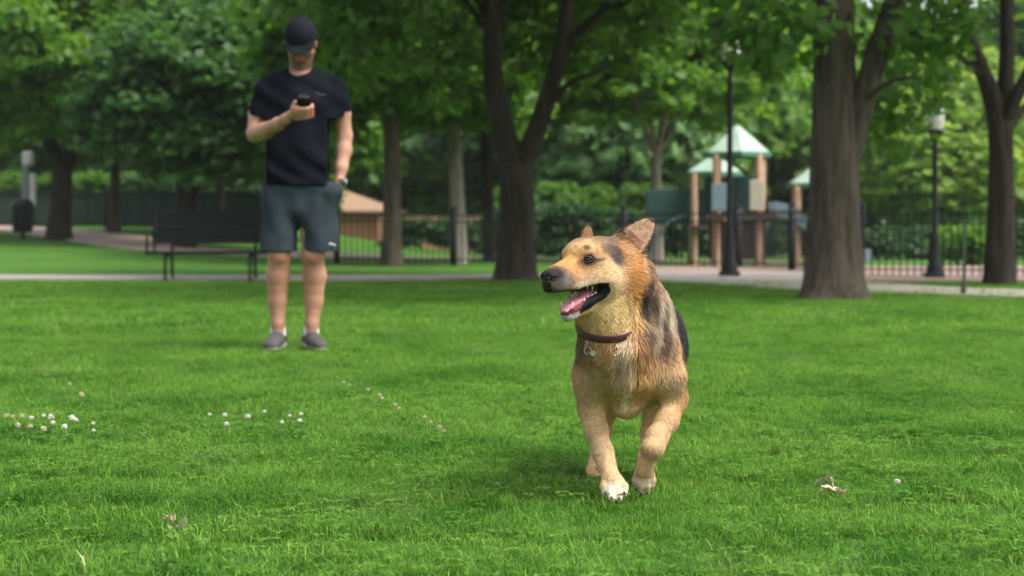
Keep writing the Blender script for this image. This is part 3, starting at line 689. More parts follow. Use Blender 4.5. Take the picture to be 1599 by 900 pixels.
# -- mid trunks
def simple(px, Y, rpx, py_top, label, bark, leaf, crown_r, crown_z, seed, lean=0, n=230, name='shade_tree', per=110, leafs=.26, rc=.6):
    B = gpt(px, Y); b_ = np.array(B); r = rpx/FPX*Y
    sk = [([(0, 0, -.08), (0, 0, .3), rel(b_, px+lean*.3, 330), rel(b_, px+lean, py_top)], [r*1.0, r*1.05, r*.95, r*.75])]
    return make_tree(name, label, 'tree', B, sk, dict(c=(0, 0, crown_z), r=crown_r, n=n, per=per, rc=rc, leaf=leafs, low=-.8, limbs=8), bark, leaf, None, seed, .4)
simple(612, 32.2, 15, 170, 'straight grey brown trunk standing right of the man', BARK, 'mid', (2.8, 2.6, 2.1), 4.6, 61)
simple(716, 34.6, 12.5, 175, 'pale grey trunk left of the central forked tree', BARK_P, 'bright', (1.9, 1.9, 1.4), 4.1, 62, lean=-8, n=110)
simple(764, 38, 9, 120, 'thin dark trunk just left of the central forked tree', BARK_D, 'pale', (2.4, 2.2, 1.9), 4.6, 63, lean=-6, n=170)
simple(179, 45, 8.5, 200, 'slim trunk on the far left walkway edge', BARK, 'dark', (2.6, 2.4, 2.2), 4.9, 64, n=200)
simple(1024, 37, 10, 250, 'pale trunk behind the ear of the dog, left of the playground', BARK_P, 'bright', (2.6, 2.4, 2.0), 4.6, 65, n=190)
simple(424, 47, 8, 60, 'slender tree directly behind the man with fresh green crown', BARK, 'bright', (3.6, 2.8, 3.4), 4.8, 66, n=330, rc=.7)
simple(345, 44, 7, 250, 'second slim dark trunk behind the bench', BARK_D, 'dark', (2.0, 2.0, 2.4), 4.4, 67, n=160)
# -- belt of trees and shrubs far beyond: three sources, copied with their parts
BG = 'leafy trees standing far beyond the fence'
def bush_tree(label, base, leaf, seed, r=(3.0, 2.6, 3.0), z=3.6):
    sk = [([(0, 0, -.1), (0, 0, .6), (.05, 0, z*.7)], [.22, .18, .10])]
    return make_tree('background_tree', label, 'tree', base, sk, dict(c=(0, 0, z), r=r, n=260, per=80, rc=.75, leaf=.40, low=-1, limbs=6), BARK_D, leaf, BG, seed, .4)
src = [bush_tree('x', (0, 0, 0), 'mid', s_) for s_ in (71, 72, 73)]
belt = [  # px, depth, source, scale xy, scale z, leaf, label
 (-40, 66, 0, 1.5, 1.6, 'mid', 'background tree at the far left edge, mid green'),
 (60, 72, 1, 1.5, 1.5, 'bright', 'light green background tree seen between bin and left tree'),
 (160, 68, 2, 1.4, 1.6, 'bright', 'background tree between the left tree and the slim trunk'),
 (255, 70, 0, 1.5, 1.7, 'dark', 'dark background tree left of the bench'),
 (360, 74, 1, 1.5, 1.6, 'mid', 'background tree above the right half of the bench'),
 (470, 78, 2, 1.6, 1.7, 'bright', 'fresh green background tree directly behind the man'),
 (560, 76, 0, 1.5, 1.7, 'mid', 'background tree over the roof of the brick building'),
 (655, 72, 1, 1.3, 1.5, 'bright', 'background tree between the straight trunk and the pale trunk'),
 (740, 75, 2, 1.5, 1.6, 'pale', 'pale green background tree behind the thin dark trunk'),
 (850, 62, 0, 1.3, 1.2, 'dark', 'darker background tree right behind the central fork'),
 (920, 66, 1, 1.4, 1.5, 'mid', 'background tree above the nose of the dog'),
 (985, 58, 2, 1.2, 1.3, 'pale', 'pale green background tree above the head of the dog'),
 (1060, 60, 0, 1.3, 1.6, 'bright', 'bright background tree left of the playground roofs'),
 (1130, 74, 1, 1.5, 1.7, 'mid', 'mid green background tree behind the tall playground roof'),
 (1215, 66, 2, 1.4, 1.5, 'bright', 'bright background tree between playground roofs and big trunk'),
 (1290, 78, 0, 1.5, 1.7, 'mid', 'background tree hidden mostly by the big trunk'),
 (1370, 64, 1, 1.3, 1.15, 'bright', 'light background tree just right of the big trunk'),
 (1425, 58, 2, 1.1, .82, 'yellow', 'yellow green tree left of the shorter lamp post'),
 (1490, 66, 0, 1.3, 1.15, 'pale', 'pale tree between the shorter lamp post and the right edge tree'),
 (1555, 60, 1, 1.2, 1.05, 'yellow', 'yellow green tree behind the right edge tree'),
 (1640, 64, 2, 1.5, 1.5, 'mid', 'mid green tree at the far right edge'),
 (1440, 100, 0, 2.2, .95, 'pale', 'tall hazy tree in the far distance above the lantern'),
 (1330, 105, 2, 2.2, 1.1, 'pale', 'tall hazy tree in the far distance behind the big trunk'),
 (1560, 104, 1, 2.2, .95, 'mid', 'tall tree in the far distance at right'),
 (1000, 100, 1, 2.4, 2.9, 'mid', 'tall tree in the far distance above the dog'),
 (1180, 108, 2, 2.4, 3.0, 'mid', 'tall tree in the far distance above the playground'),
 (860, 98, 0, 2.4, 2.9, 'dark', 'tall dark tree in the far distance behind the fork'),
 (700, 104, 1, 2.4, 3.0, 'mid', 'tall tree in the far distance above the pale trunk'),
 (540, 100, 2, 2.4, 3.0, 'mid', 'tall tree in the far distance right of the man'),
 (380, 104, 0, 2.4, 3.0, 'dark', 'tall dark tree in the far distance left of the man'),
 (210, 100, 1, 2.4, 3.0, 'mid', 'tall tree in the far distance above the slim trunk'),
 (50, 104, 2, 2.4, 3.0, 'mid', 'tall tree in the far distance at far left'),
]
used = [False]*3; rr_ = random.Random(4)
for (px, Y, s_, sx, sz, leaf, lab) in belt:
    loc = gpt(px, Y); rz = rr_.uniform(0, 6.28)
    if not used[s_]:
        used[s_] = True; o = src[s_]; o.location = loc; o.rotation_euler = (0, 0, rz); o.scale = (sx, sx, sz); o['label'] = lab
        for ch in o.children:
            if ch.name.startswith('crown'): ch.material_slots[0].link = 'OBJECT'; ch.material_slots[0].material = LEAF[leaf]
    else: copy_thing(src[s_], loc, rz, (sx, sx, sz), lab, leaf)
# shrubs and hedges behind the fences
def shrub(px, Y, w, h, leaf, label, seed, name='shrub', cat='shrub', d=1.0):
    rng = np.random.default_rng(seed); B = gpt(px, Y); root = empty(name, B); tag(root, label, cat)
    n = int(26*max(1, w*h)); cl = np.stack([rng.uniform(-w/2, w/2, n), rng.uniform(-d/2, d/2, n), rng.uniform(.1, 1, n)**.8*h*(.85)], 1)
    V, F, col = crown_arrays(rng, cl, .30, 70, .15, .2); mobj('foliage', np_mesh('foliage', V, F, LEAF[leaf], col, smooth=False), root)
    for x_ in np.linspace(-w*.4, w*.4, max(2, int(w*1.5))): mb = MB(); limb_mb(mb, [(x_, 0, -.05), (x_*1.1, 0, h*.6)], [.03, .012], seg=4, n=6); mb.build('stem', BARK_D, root)
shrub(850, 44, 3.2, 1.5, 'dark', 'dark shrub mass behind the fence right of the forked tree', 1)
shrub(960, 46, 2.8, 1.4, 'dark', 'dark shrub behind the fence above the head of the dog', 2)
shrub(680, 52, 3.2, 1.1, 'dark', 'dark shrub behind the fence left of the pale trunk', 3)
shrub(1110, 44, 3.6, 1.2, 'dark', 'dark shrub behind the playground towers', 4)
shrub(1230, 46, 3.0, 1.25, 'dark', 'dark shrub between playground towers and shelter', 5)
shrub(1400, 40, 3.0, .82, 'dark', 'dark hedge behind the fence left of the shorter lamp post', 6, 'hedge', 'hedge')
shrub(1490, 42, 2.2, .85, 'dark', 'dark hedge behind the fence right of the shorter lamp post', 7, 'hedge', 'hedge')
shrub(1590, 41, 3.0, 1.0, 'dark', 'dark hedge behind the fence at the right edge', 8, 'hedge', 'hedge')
shrub(1510, 33, .8, .9, 'bright', 'small bright young shrub in front of the hedge near the right edge tree', 9)
shrub(120, 56, 6.0, 1.9, 'mid', 'broad shrub row behind the screened fence at far left', 10)
shrub(330, 55, 5.5, 1.8, 'dark', 'dark shrub row behind the screened fence and bench', 11)
shrub(470, 57, 2.6, 2.0, 'mid', 'shrub behind the legs of the man left of the brick building', 12)
shrub(905, 52, 5, 2.4, 'mid', 'taller shrub beyond the fence behind the nose of the dog', 13)
# ================================================================== the man looking at his phone
def build_man():
    YM = 9.456
    M = lambda px, py, dy=0.0: P(px, py, YM+dy)
    base = M(462, 548, 0.0); base[2] = 0.0
    root = empty('person', base); tag(root, 'man in black cap, dark t-shirt and grey shorts standing and reading his phone', 'person')
    al = rad(24)
    fw = np.array((0.02, -math.cos(al), -math.sin(al))); fw /= np.linalg.norm(fw)
    lf = np.array((1.0, .02, 0)); lf -= (lf@fw)*fw; lf /= np.linalg.norm(lf); up = np.cross(fw, lf)
    R = np.stack([fw, lf, up], 1); HC = M(470, 67.5, -.02)
    H = lambda x, y, z: HC + R @ np.array((x, y, z), float)
    toH = lambda p: (np.asarray(p)-HC) @ R
    F = Field(M(370, 560, 0)-np.array((0, .56, .03)), M(566, 15, 0)+np.array((0, .30, .05)), .0048)
    # head
    F.ell(H(-.012, 0, .030), (.098, .076, .092), R, .02)
    F.ell(H(.022, 0, -.030), (.070, .064, .078), R, .02)
    F.cap(H(.048, 0, -.098), H(.060, 0, -.100), .030, .025, .025)         # chin
    for s in (-1, 1):
        F.cap(H(-.005, .052*s, -.050), H(.040, .030*s, -.098), .020, .020, .02)   # jaw
        F.ell(H(.058, .040*s, -.020), (.022, .022, .018), R, .015)          # cheekbone
        F.ell(H(.092, .032*s, .016), (.012, .018, .010), R, .008, sub=True)  # eye socket
        F.ell(H(-.005, .079*s, -.002), (.019, .008, .031), R, .006)          # ear
        F.ell(H(.002, .089*s, .002), (.009, .005, .017), R, .004, sub=True)
    F.cap(H(.056, 0, .022), H(.078, 0, .026), .028, .012, .02)
    F.chain([H(.082, 0, .018), H(.104, 0, -.014), H(.112, 0, -.026)], [.010, .011, .012], .008)   # nose
    for s in (-1, 1): F.ell(H(.098, .013*s, -.027), (.011, .008, .008), R, .005)
    F.cap(H(.086, -.018, -.056), H(.086, .018, -.056), .0085, .0085, .006)
    F.cap(H(.084, -.014, -.067), H(.084, .014, -.067), .0085, .0085, .006)
    F.cap(H(.095, -.026, -.0615), H(.095, .026, -.0615), .0035, .0035, .003, sub=True)
    # neck, trunk
    F.chain([H(-.030, 0, -.045), M(469, 118, .02), M(468, 135, .02)], [.060, .060, .075], .03)
    F.cap(M(440, 146, .02), M(497, 146, .02), .048, .048, .04)
    F.chain([M(466, 165, .01), M(467, 235, .0), M(468, 292, .0)], [.118, .115, .115], .04, flat=((0, 1, 0), .78))
    # arms: (image left) bent with the phone, (image right) hanging, hand in pocket
    F.chain([M(416, 146, .02), M(402, 178, .02), M(399, 208, -.01)], [.044, .047, .046], .02)
    F.chain([M(399, 210, -.01), M(414, 205, -.12), M(434, 194, -.24), M(446, 186, -.30)], [.047, .046, .034, .027], .02)
    F.chain([M(522, 146, .02), M(534, 178, .03), M(538, 212, .05)], [.044, .046, .042], .02)
    F.chain([M(538, 212, .05), M(537, 235, .03), M(533, 262, -.01), M(530, 282, -.03)], [.042, .042, .034, .026], .02)
    # legs
    F.chain([M(442, 318, .0), M(437, 360, -.01), M(436, 398, -.02)], [.082, .076, .061], .02)
    F.chain([M(436, 398, -.02), M(434, 430, .02), M(433, 470, .03), M(434, 505, .02), M(434, 524, .02)], [.060, .064, .050, .036, .037], .02)
    F.chain([M(494, 318, .0), M(491, 360, -.01), M(489, 398, -.02)], [.082, .076, .061], .02)
    F.chain([M(488, 398, -.02), M(491, 430, .02), M(490, 470, .03), M(487, 505, .02), M(486, 524, .02)], [.060, .064, .050, .036, .037], .02)
    for px in (436, 488): F.ell(M(px, 400, -.065), (.030, .020, .034), None, .02)
    F.chain([M(434, 526, .03), M(424, 541, -.12)], [.036, .028], .01); F.chain([M(486, 526, .03), M(498, 540, -.12)], [.036, .028], .01)
    # hand with the phone
    PH = M(474, 163, -.37); pl = np.array((.10, -.62, .60)); pl /= np.linalg.norm(pl)      # long axis, away from him
    pw = np.array((1.0, .12, -.04)); pw -= (pw@pl)*pl; pw /= np.linalg.norm(pw); pn = np.cross(pw, pl)   # pn: screen side
    if pn[1] < 0: pn = -pn
    T = lambda a, b, c: PH + pw*a + pl*b + pn*c
    F.cap(M(446, 186, -.30), T(-.050, -.050, -.010), .027, .022, .015)
    F.ell(T(-.040, -.038, -.018), (.030, .042, .020), np.stack([pw, pl, pn], 1), .012)
    for i in range(4):
        b0 = -.016-.0205*i
        F.chain([T(-.040, b0-.010, -.020), T(-.020, b0, -.023), T(.018, b0+.004, -.022), T(.046, b0+.006, -.010), T(.045, b0+.008, .008)], [.0118, .0110, .0102, .0096, .0085], .0035)
    F.chain([T(-.052, -.055, -.004), T(-.054, -.030, .010), T(-.044, -.006, .016), T(-.022, .008, .016)], [.016, .0135, .0118, .0098], .005)
    # hand in the pocket
    F.chain([M(530, 282, -.03), M(523, 293, -.035)], [.026, .024], .012, flat=((1, 0, 0), .8))
    F.ell(M(518, 299, -.035), (.022, .040, .040), None, .012)
    for i in range(4):
        dy = -.065+.022*i
        F.chain([M(516, 304, dy), M(511, 314, dy), M(507, 322, dy+.006)], [.011, .0105, .009], .004)
    F.chain([M(525, 291, -.055), M(524, 297, -.072), M(520, 303, -.08)], [.0145, .0125, .0105], .005)
    V, Q = F.mesh(); V = smooth_mesh(V, Q, 1)
    SK = np.array((.40, .205, .135)); C = np.tile(SK, (len(V), 1)); q = toH(V)
    C *= (.93+.14*vnoise(V, 20, 5))[:, None]
    beard = (q[:, 0] > -.01) & (q[:, 2] < -.036-.35*np.clip(.05-q[:, 0], 0, .1)) & (q[:, 2] > -.135) & (np.linalg.norm(q, axis=1) < .16)
    w = (sst((-.026-q[:, 2])/.02)*beard*.75)[:, None]; C = C*(1-w)+np.array((.055, .030, .020))*w; fc = (q[:, 0] > -.02) & (np.linalg.norm(q, axis=1) < .15); C[fc] = C[fc]*np.array((.82, .76, .70))  # beard colour; then face skin darkened, shade under the brim put into the colour
    lips = (np.abs(q[:, 1]) < .024) & (q[:, 0] > .082) & (q[:, 2] < -.05) & (q[:, 2] > -.074); C[lips] = (.36, .14, .11)
    brow = (np.abs(np.abs(q[:, 1])-.032) < .018) & (q[:, 0] > .06) & (np.abs(q[:, 2]-.034) < .006); C[brow] = (.06, .03, .02)
    hair = (np.linalg.norm((q-np.array((-.012, 0, .03)))/np.array((.105, .083, .1)), axis=1) < 1.1) & (q[:, 2] > -.02-.0*q[:, 0]) & ((q[:, 0] < -.03)); C[hair] = (.05, .03, .02)
    for kx in (436, 488):
        w = np.exp(-(((V-M(kx, 402, -.06))/np.array((.045, .06, .05)))**2).sum(1))[:, None]*.6; C = C*(1-w)+np.array((.34, .13, .085))*w
    C *= (.82+.36*vnoise(V*np.array((1, 1, .5)), 13, 15))[:, None]
    pinkk = (np.linalg.norm(V-T(.045, -.04, 0), axis=1) < .05); C[pinkk] = C[pinkk]*np.array((1.15, 1.0, 1.0))
    m_skin = mat_col('skin', .5, .35, .06, 40, .1, 120, sss=.08)
    mobj('body', np_mesh('body', V-base, Q, m_skin, C), root)
    # eyes
    m_w = mat_plain('eye white', (.70, .66, .62), .2); m_ir = mat_plain('dark iris', (.03, .018, .012), .1)
    for s in (-1, 1):
        e = MB(); c = H(.077, .032*s, .014)-base
        e.lathe((0, 0, 0), [(math.sin(t)*.0125, -math.cos(t)*.0125) for t in np.linspace(.02, math.pi-.02, 10)], 14)
        ob = e.build('eye', m_w, root, True, loc=c); look = Vector(fw*.9-up*.4).normalized(); ob.rotation_euler = look.to_track_quat('Z', 'Y').to_euler()
        ir = MB(); ir.lathe((0, 0, 0), [(.006, .0112), (.004, .0122), (.0002, .0129)], 14); ir.build('iris', m_ir, ob, True)
    # ---- t-shirt
    def cloth(name, F_, mat, cutter=None, it=2):
        v, qd = F_.mesh(); v = smooth_mesh(v, qd, it); return mobj(name, np_mesh(name, v-base, qd, mat), root)
    S = Field(M(376, 310, 0)-np.array((.02, .28, 0)), M(560, 98, 0)+np.array((.02, .28, .02)), .0052)
    S.cap(M(438, 146, .02), M(500, 146, .02), .085, .085, .05)
    S.cap(M(450, 121, .02), M(416, 135, .02), .048, .050, .05); S.cap(M(488, 121, .02), M(522, 135, .02), .048, .050, .05)
    S.cap(M(457, 125, .02), M(481, 125, .02), .054, .054, .05)
    S.chain([M(466, 165, .01), M(467, 235, .0), M(468, 312, .0)], [.160, .152, .160], .05, flat=((0, 1, 0), .84))
    S.cap(M(433, 165, .0), M(429, 312, .0), .086, .098, .05); S.cap(M(508, 165, .0), M(510, 312, .0), .084, .098, .05)
    S.cap(M(414, 146, .02), M(403, 193, .02), .065, .069, .03)
    S.cap(M(524, 146, .02), M(534, 194, .03), .065, .068, .03)
    # folds
    def folds(X, Y, Z):
        x, y, z = X-base[0], Y-base[1], Z
        return (.0035*np.sin(22*x+9*z+3*np.sin(7*z))*np.sin(11*z-6*x) + .0040*np.sin(30*z+14*np.abs(x-.02)+2*np.sin(9*x))*np.clip((1.15-z)*3, 0, 1) + .0030*np.sin(34*(x+z)+2*np.sin(13*z)))
    X, Y, Z = S.ax[0][:, None, None], S.ax[1][None, :, None], S.ax[2][None, None, :]
    S.d += 1.6*folds(X, Y, Z).astype(np.float32)
    def plane(F_, pt, nrm, lo, hi, k=.006):      # cut away the side the normal points to
        pt = np.array(pt); nrm = np.array(nrm, float); nrm /= np.linalg.norm(nrm)
        F_.comb(lambda X, Y, Z: -((X-pt[0])*nrm[0]+(Y-pt[1])*nrm[1]+(Z-pt[2])*nrm[2]), lo, hi, k, sub=True)
    zh = M(468, 297, 0)[2]
    plane(S, (0, 0, zh), (-.02, 0, -1), M(370, 400)-.5, np.array((2, 20, zh-.0)))
    # sleeve ends
    for a, b, lo_, hi_ in ((M(412, 138, .02), M(403, 183, .02), (-9, 0, 0), (M(414, 0)[0], 20, M(0, 168)[2])), (M(526, 138, .02), M(534, 184, .03), (M(518, 0)[0], 0, 0), (9, 20, M(0, 168)[2]))):
        d = b-a; d /= np.linalg.norm(d)
        def sl(X, Y, Z, a=a, b=b, d=d):
            t = (X-b[0])*d[0]+(Y-b[1])*d[1]+(Z-b[2])*d[2]
            s0 = 1 if b[0] > base[0] else -1
            side = ((X-M(512 if s0 > 0 else 418, 190, 0)[0])*s0)
            return np.maximum(-t, -side)
        S.comb(sl, (M(378, 0)[0] if b[0] < base[0] else M(508, 0)[0], YM-.3, zh-.1), (M(424, 0)[0] if b[0] < base[0] else M(560, 0)[0], YM+.3, M(0, 160)[2]), .004, sub=True)
        S.cap(b-d*.025, b+d*.06, .058, .060, .004, sub=True)
    S.cap(M(468, 90, -.01), M(468, 104, -.01), .070, .064, .006, sub=True)      # neckline
    S.cap(M(468, 290, 0), M(468, 330, 0), .150, .160, .004, sub=True, flat=((0, 1, 0), .72)) if False else None
    m_tee = mat_noise('black navy jersey', (.0042, .0055, .0085), (.0080, .0098, .0145), 9, .95, .35, 120, spec=.06)
    tee = cloth('t_shirt', S, m_tee, it=1)
    # collar band
    # small chest mark, sleeve mark
    m_mark = mat_plain('grey print', (.11, .12, .13), .7); m_white = mat_plain('white print', (.55, .57, .58), .5)
    def surf(F_, px, py):
        ys = np.linspace(-.35, .3, 400); pts = np.array([M(px, py, y) for y in ys]); d = F_.sample(pts); j = np.argmax(d < 0); return pts[j]
    def strip(name, F_, pts, w, mat, par):
        mb = MB(); c = [Vector(surf(F_, *p)-base+np.array((0, -.0025, 0))) for p in pts]; mb.tube(c, [w*(.5+.5*math.sin(math.pi*(i+.5)/len(c))) for i in range(len(c))], 6); return mb.build(name, mat, par, True)
    strip('chest_logo', S, [(493+i*1.5, 146.0-1.5*math.sin(i*.9)+.25*i) for i in range(12)], .0024, m_mark, tee)
    strip('sleeve_logo', S, [(390, 161+i) for i in range(5)], .004, m_mark, tee)
    # ---- shorts
    K = Field(M(392, 400, 0)-np.array((.02, .26, .01)), M(542, 275, 0)+np.array((.02, .26, .02)), .0052)
    K.cap(M(440, 296, 0), M(496, 296, 0), .100, .100, .04); K.cap(M(468, 296, 0), M(468, 322, 0), .112, .104, .03)
    K.cap(M(438, 320, .0), M(434.5, 408, -.01), .106, .100, .03); K.cap(M(497, 320, .0), M(500, 408, -.01), .106, .100, .03)
    K.cap(M(516, 302, -.04), M(512, 325, -.03), .068, .055, .02)
    X, Y, Z = K.ax[0][:, None, None], K.ax[1][None, :, None], K.ax[2][None, None, :]
    x = X-base[0]
    K.d += 1.7*(.0035*np.sin(24*Z+26*x)*np.sin(15*x+4*Z) + .0028*np.sin(40*x+12*Z+2*np.sin(9*Z))).astype(np.float32)
    zb = M(468, 393, 0)[2]
    plane(K, (0, 0, zb), (0, 0, -1), M(380, 470)-.5, np.array((2, 20, zb)))
    for a, b in ((M(435.5, 388, -.01), M(434.5, 410, -.01)), (M(499, 388, -.01), M(500, 410, -.01))): K.cap(a, b, .088, .092, .003, sub=True)
    zt = M(468, 283, 0)[2]
    plane(K, (0, 0, zt), (0, 0, 1), np.array((-2, 5, zt)), M(600, 200)+.5)
    m_sh = mat_noise('charcoal grey woven shorts', (.021, .029, .034), (.038, .049, .057), 10, .9, .3, 160, spec=.1)
    sh = cloth('shorts', K, m_sh, it=1)
    strip('shorts_logo', K, [(514+i*1.4, 382.0-1.2*math.sin(i*.8)) for i in range(8)], .0050, m_white, sh)
    # pocket seam, hem stitch
    # ---- cap
    CF = Field(HC-.2, HC+.2, .0042)
    CF.ell(H(-.006, 0, .046), (.114, .089, .102), R, .01)
    def cutp(X, Y, Z):
        x, y, z = X-HC[0], Y-HC[1], Z-HC[2]; q0 = x*R[0, 0]+y*R[1, 0]+z*R[2, 0]; q2 = x*R[0, 2]+y*R[1, 2]+z*R[2, 2]
        return q2-(.014-.08*np.clip(-q0, 0, .2))
    CF.comb(cutp, HC-.2, HC+.2, .004, sub=True)
    CF.ell(H(-.012, 0, .030), (.101, .079, .094), R, .003, sub=True)
    def brim(X, Y, Z):
        x, y, z = X-HC[0], Y-HC[1], Z-HC[2]
        q = [x*R[0, i]+y*R[1, i]+z*R[2, i] for i in range(3)]
        zc = .024 - 1.3*q[1]**2 - .42*np.clip(q[0]-.08, 0, 1)
        out = np.sqrt(((q[0]-.055)/.108)**2+(q[1]/.089)**2)-1
        return np.maximum(np.maximum(np.abs(q[2]-zc)-.0030, out*.08), .060-q[0]-0*q[1])*.8
    CF.comb(brim, HC-.2, HC+.2, .004)
    CF.cap(H(-.006, 0, .147), H(-.006, 0, .150), .007, .006, .003)
    m_cap = mat_noise('black cotton cap', (.006, .0075, .010), (.010, .012, .016), 12, .9, .25, 400, spec=.1)
    cloth('cap', CF, m_cap, it=1)
    # ---- shoes and socks
    m_shoe = mat_noise('grey mesh running shoe', (.035, .032, .034), (.085, .078, .078), 60, .8, .3, 400)
    m_sole = mat_noise('light grey rubber sole', (.20, .19, .17), (.30, .28, .25), 40, .6)
    m_sock = mat_noise('white cotton sock', (.62, .62, .66), (.74, .74, .78), 120, .9, .3, 600)
    for sgn, an, toe in ((-1, M(434, 530, .03), M(423, 545, -.17)), (1, M(486, 530, .03), M(500, 544, -.17))):
        an = an.copy(); toe = toe.copy(); an[2] = .055; toe[2] = .036
        d = toe-an; d[2] = 0; L = np.linalg.norm(d); d /= L; s_ = np.array((-d[1], d[0], 0))
        sf = Field(np.minimum(an, toe)-.10, np.maximum(an, toe)+.12, .0038)
        sf.cap(an-d*.045+np.array((0, 0, .000)), toe, .043, .034, .02, flat=((0, 0, 1), .95))
        sf.cap(an-d*.03+np.array((0, 0, .03)), an+d*.05+np.array((0, 0, .012)), .041, .040, .02)
        sf.cap(an+d*.10, toe+d*.0, .043, .036, .02, flat=((0, 0, 1), .8))
        sf.comb(lambda X, Y, Z: Z-.028+0*X+0*Y, np.minimum(an, toe)-.1, np.array((9, 99, .028)), .003, sub=True)
        sf.cap(an+np.array((0, 0, .03)), an+np.array((0, 0, .14)), .036, .046, .004, sub=True)
        shoe = cloth('shoe', sf, m_shoe, it=1)
        so = Field(np.minimum(an, toe)-.10, np.maximum(an, toe)+.10, .0038)
        so.cap(np.array((*(an-d*.045)[:2], .022)), np.array((*toe[:2], .024)), .047, .039, .02, flat=((0, 0, 1), .5))
        v, qd = so.mesh(); mobj('sole', np_mesh('sole', v-base, qd, m_sole), shoe)
        lc = MB()
        for i in range(5):
            c = an+d*(.055+.022*i)+np.array((0, 0, .034-.0075*i)); lc = MB(); lc.tube([c-s_*.024-base, c+np.array((0, 0, .004))-base, c+s_*.024-base], .0028, 6); lc.build('lace', m_sole, shoe, True)
        kf = Field(an-.1, an+np.array((.1, .1, .14)), .0038)
        kf.cap(an+np.array((0, 0, -.01)), an+np.array((0, 0, .064)), .0430, .0430, .01)
        kf.comb(lambda X, Y, Z, z0=an[2]+.060: z0-Z+0*X+0*Y, (an-.1)*1.0, an+.2, .002, sub=True) if False else None
        cloth('sock', kf, m_sock, it=1)
    # ---- watch
    m_met = mat_plain('steel watch', (.55, .57, .58), .3, metal=1.0); m_band = mat_plain('dark strap', (.03, .03, .032), .5)
    wp = M(531.5, 284, -.032); dw = M(527, 294, -.045)-M(531, 276, -.02); dw /= np.linalg.norm(dw)
    Rw = Vector(dw).to_track_quat('Z', 'Y').to_matrix()
    wb = MB(); wb.lathe((0, 0, 0), [(.0285, -.009), (.0300, -.008), (.0300, .008), (.0285, .009)], 20)
    wo = wb.build('watch', m_band, root, True, loc=wp-base); wo.rotation_euler = Rw.to_euler()
    wc = MB(); wc.lathe((0, 0, 0), [(.016, 0), (.0175, .003), (.016, .008), (.012, .009)], 18)
    fo = wc.build('watch_face', m_met, wo, True); nn = Rw.inverted() @ Vector((.93, -.35, .1)); fo.location = nn*.028; fo.rotation_euler = nn.to_track_quat('Z', 'Y').to_euler()
    # ---- phone, held: a thing of its own
    pr = empty('phone', PH); tag(pr, "black smartphone held in the standing man's hand", 'phone')
    Rp = Matrix(((pw[0], pl[0], pn[0]), (pw[1], pl[1], pn[1]), (pw[2], pl[2], pn[2])))
    m_pb = mat_plain('black phone glass', (.006, .006, .008), .55, spec=.12); m_ps = mat_plain('phone screen', (.05, .06, .07), .08)
    m_pm = mat_plain('grey camera block', (.16, .17, .18), .3)
    a = MB(); a.box((0, 0, 0), (.073, .148, .0085), bev=.003, M=Rp); a.build('case', m_pb, pr)
    a = MB(); a.box(Rp @ Vector((0, 0, .0048)), (.066, .140, .0008), M=Rp); a.build('screen', m_ps, pr)
    a = MB(); a.box(Rp @ Vector((0, .058, -.0052)), (.060, .022, .002), bev=.0008, M=Rp); a.build('camera_bump', m_pm, pr)
build_man()
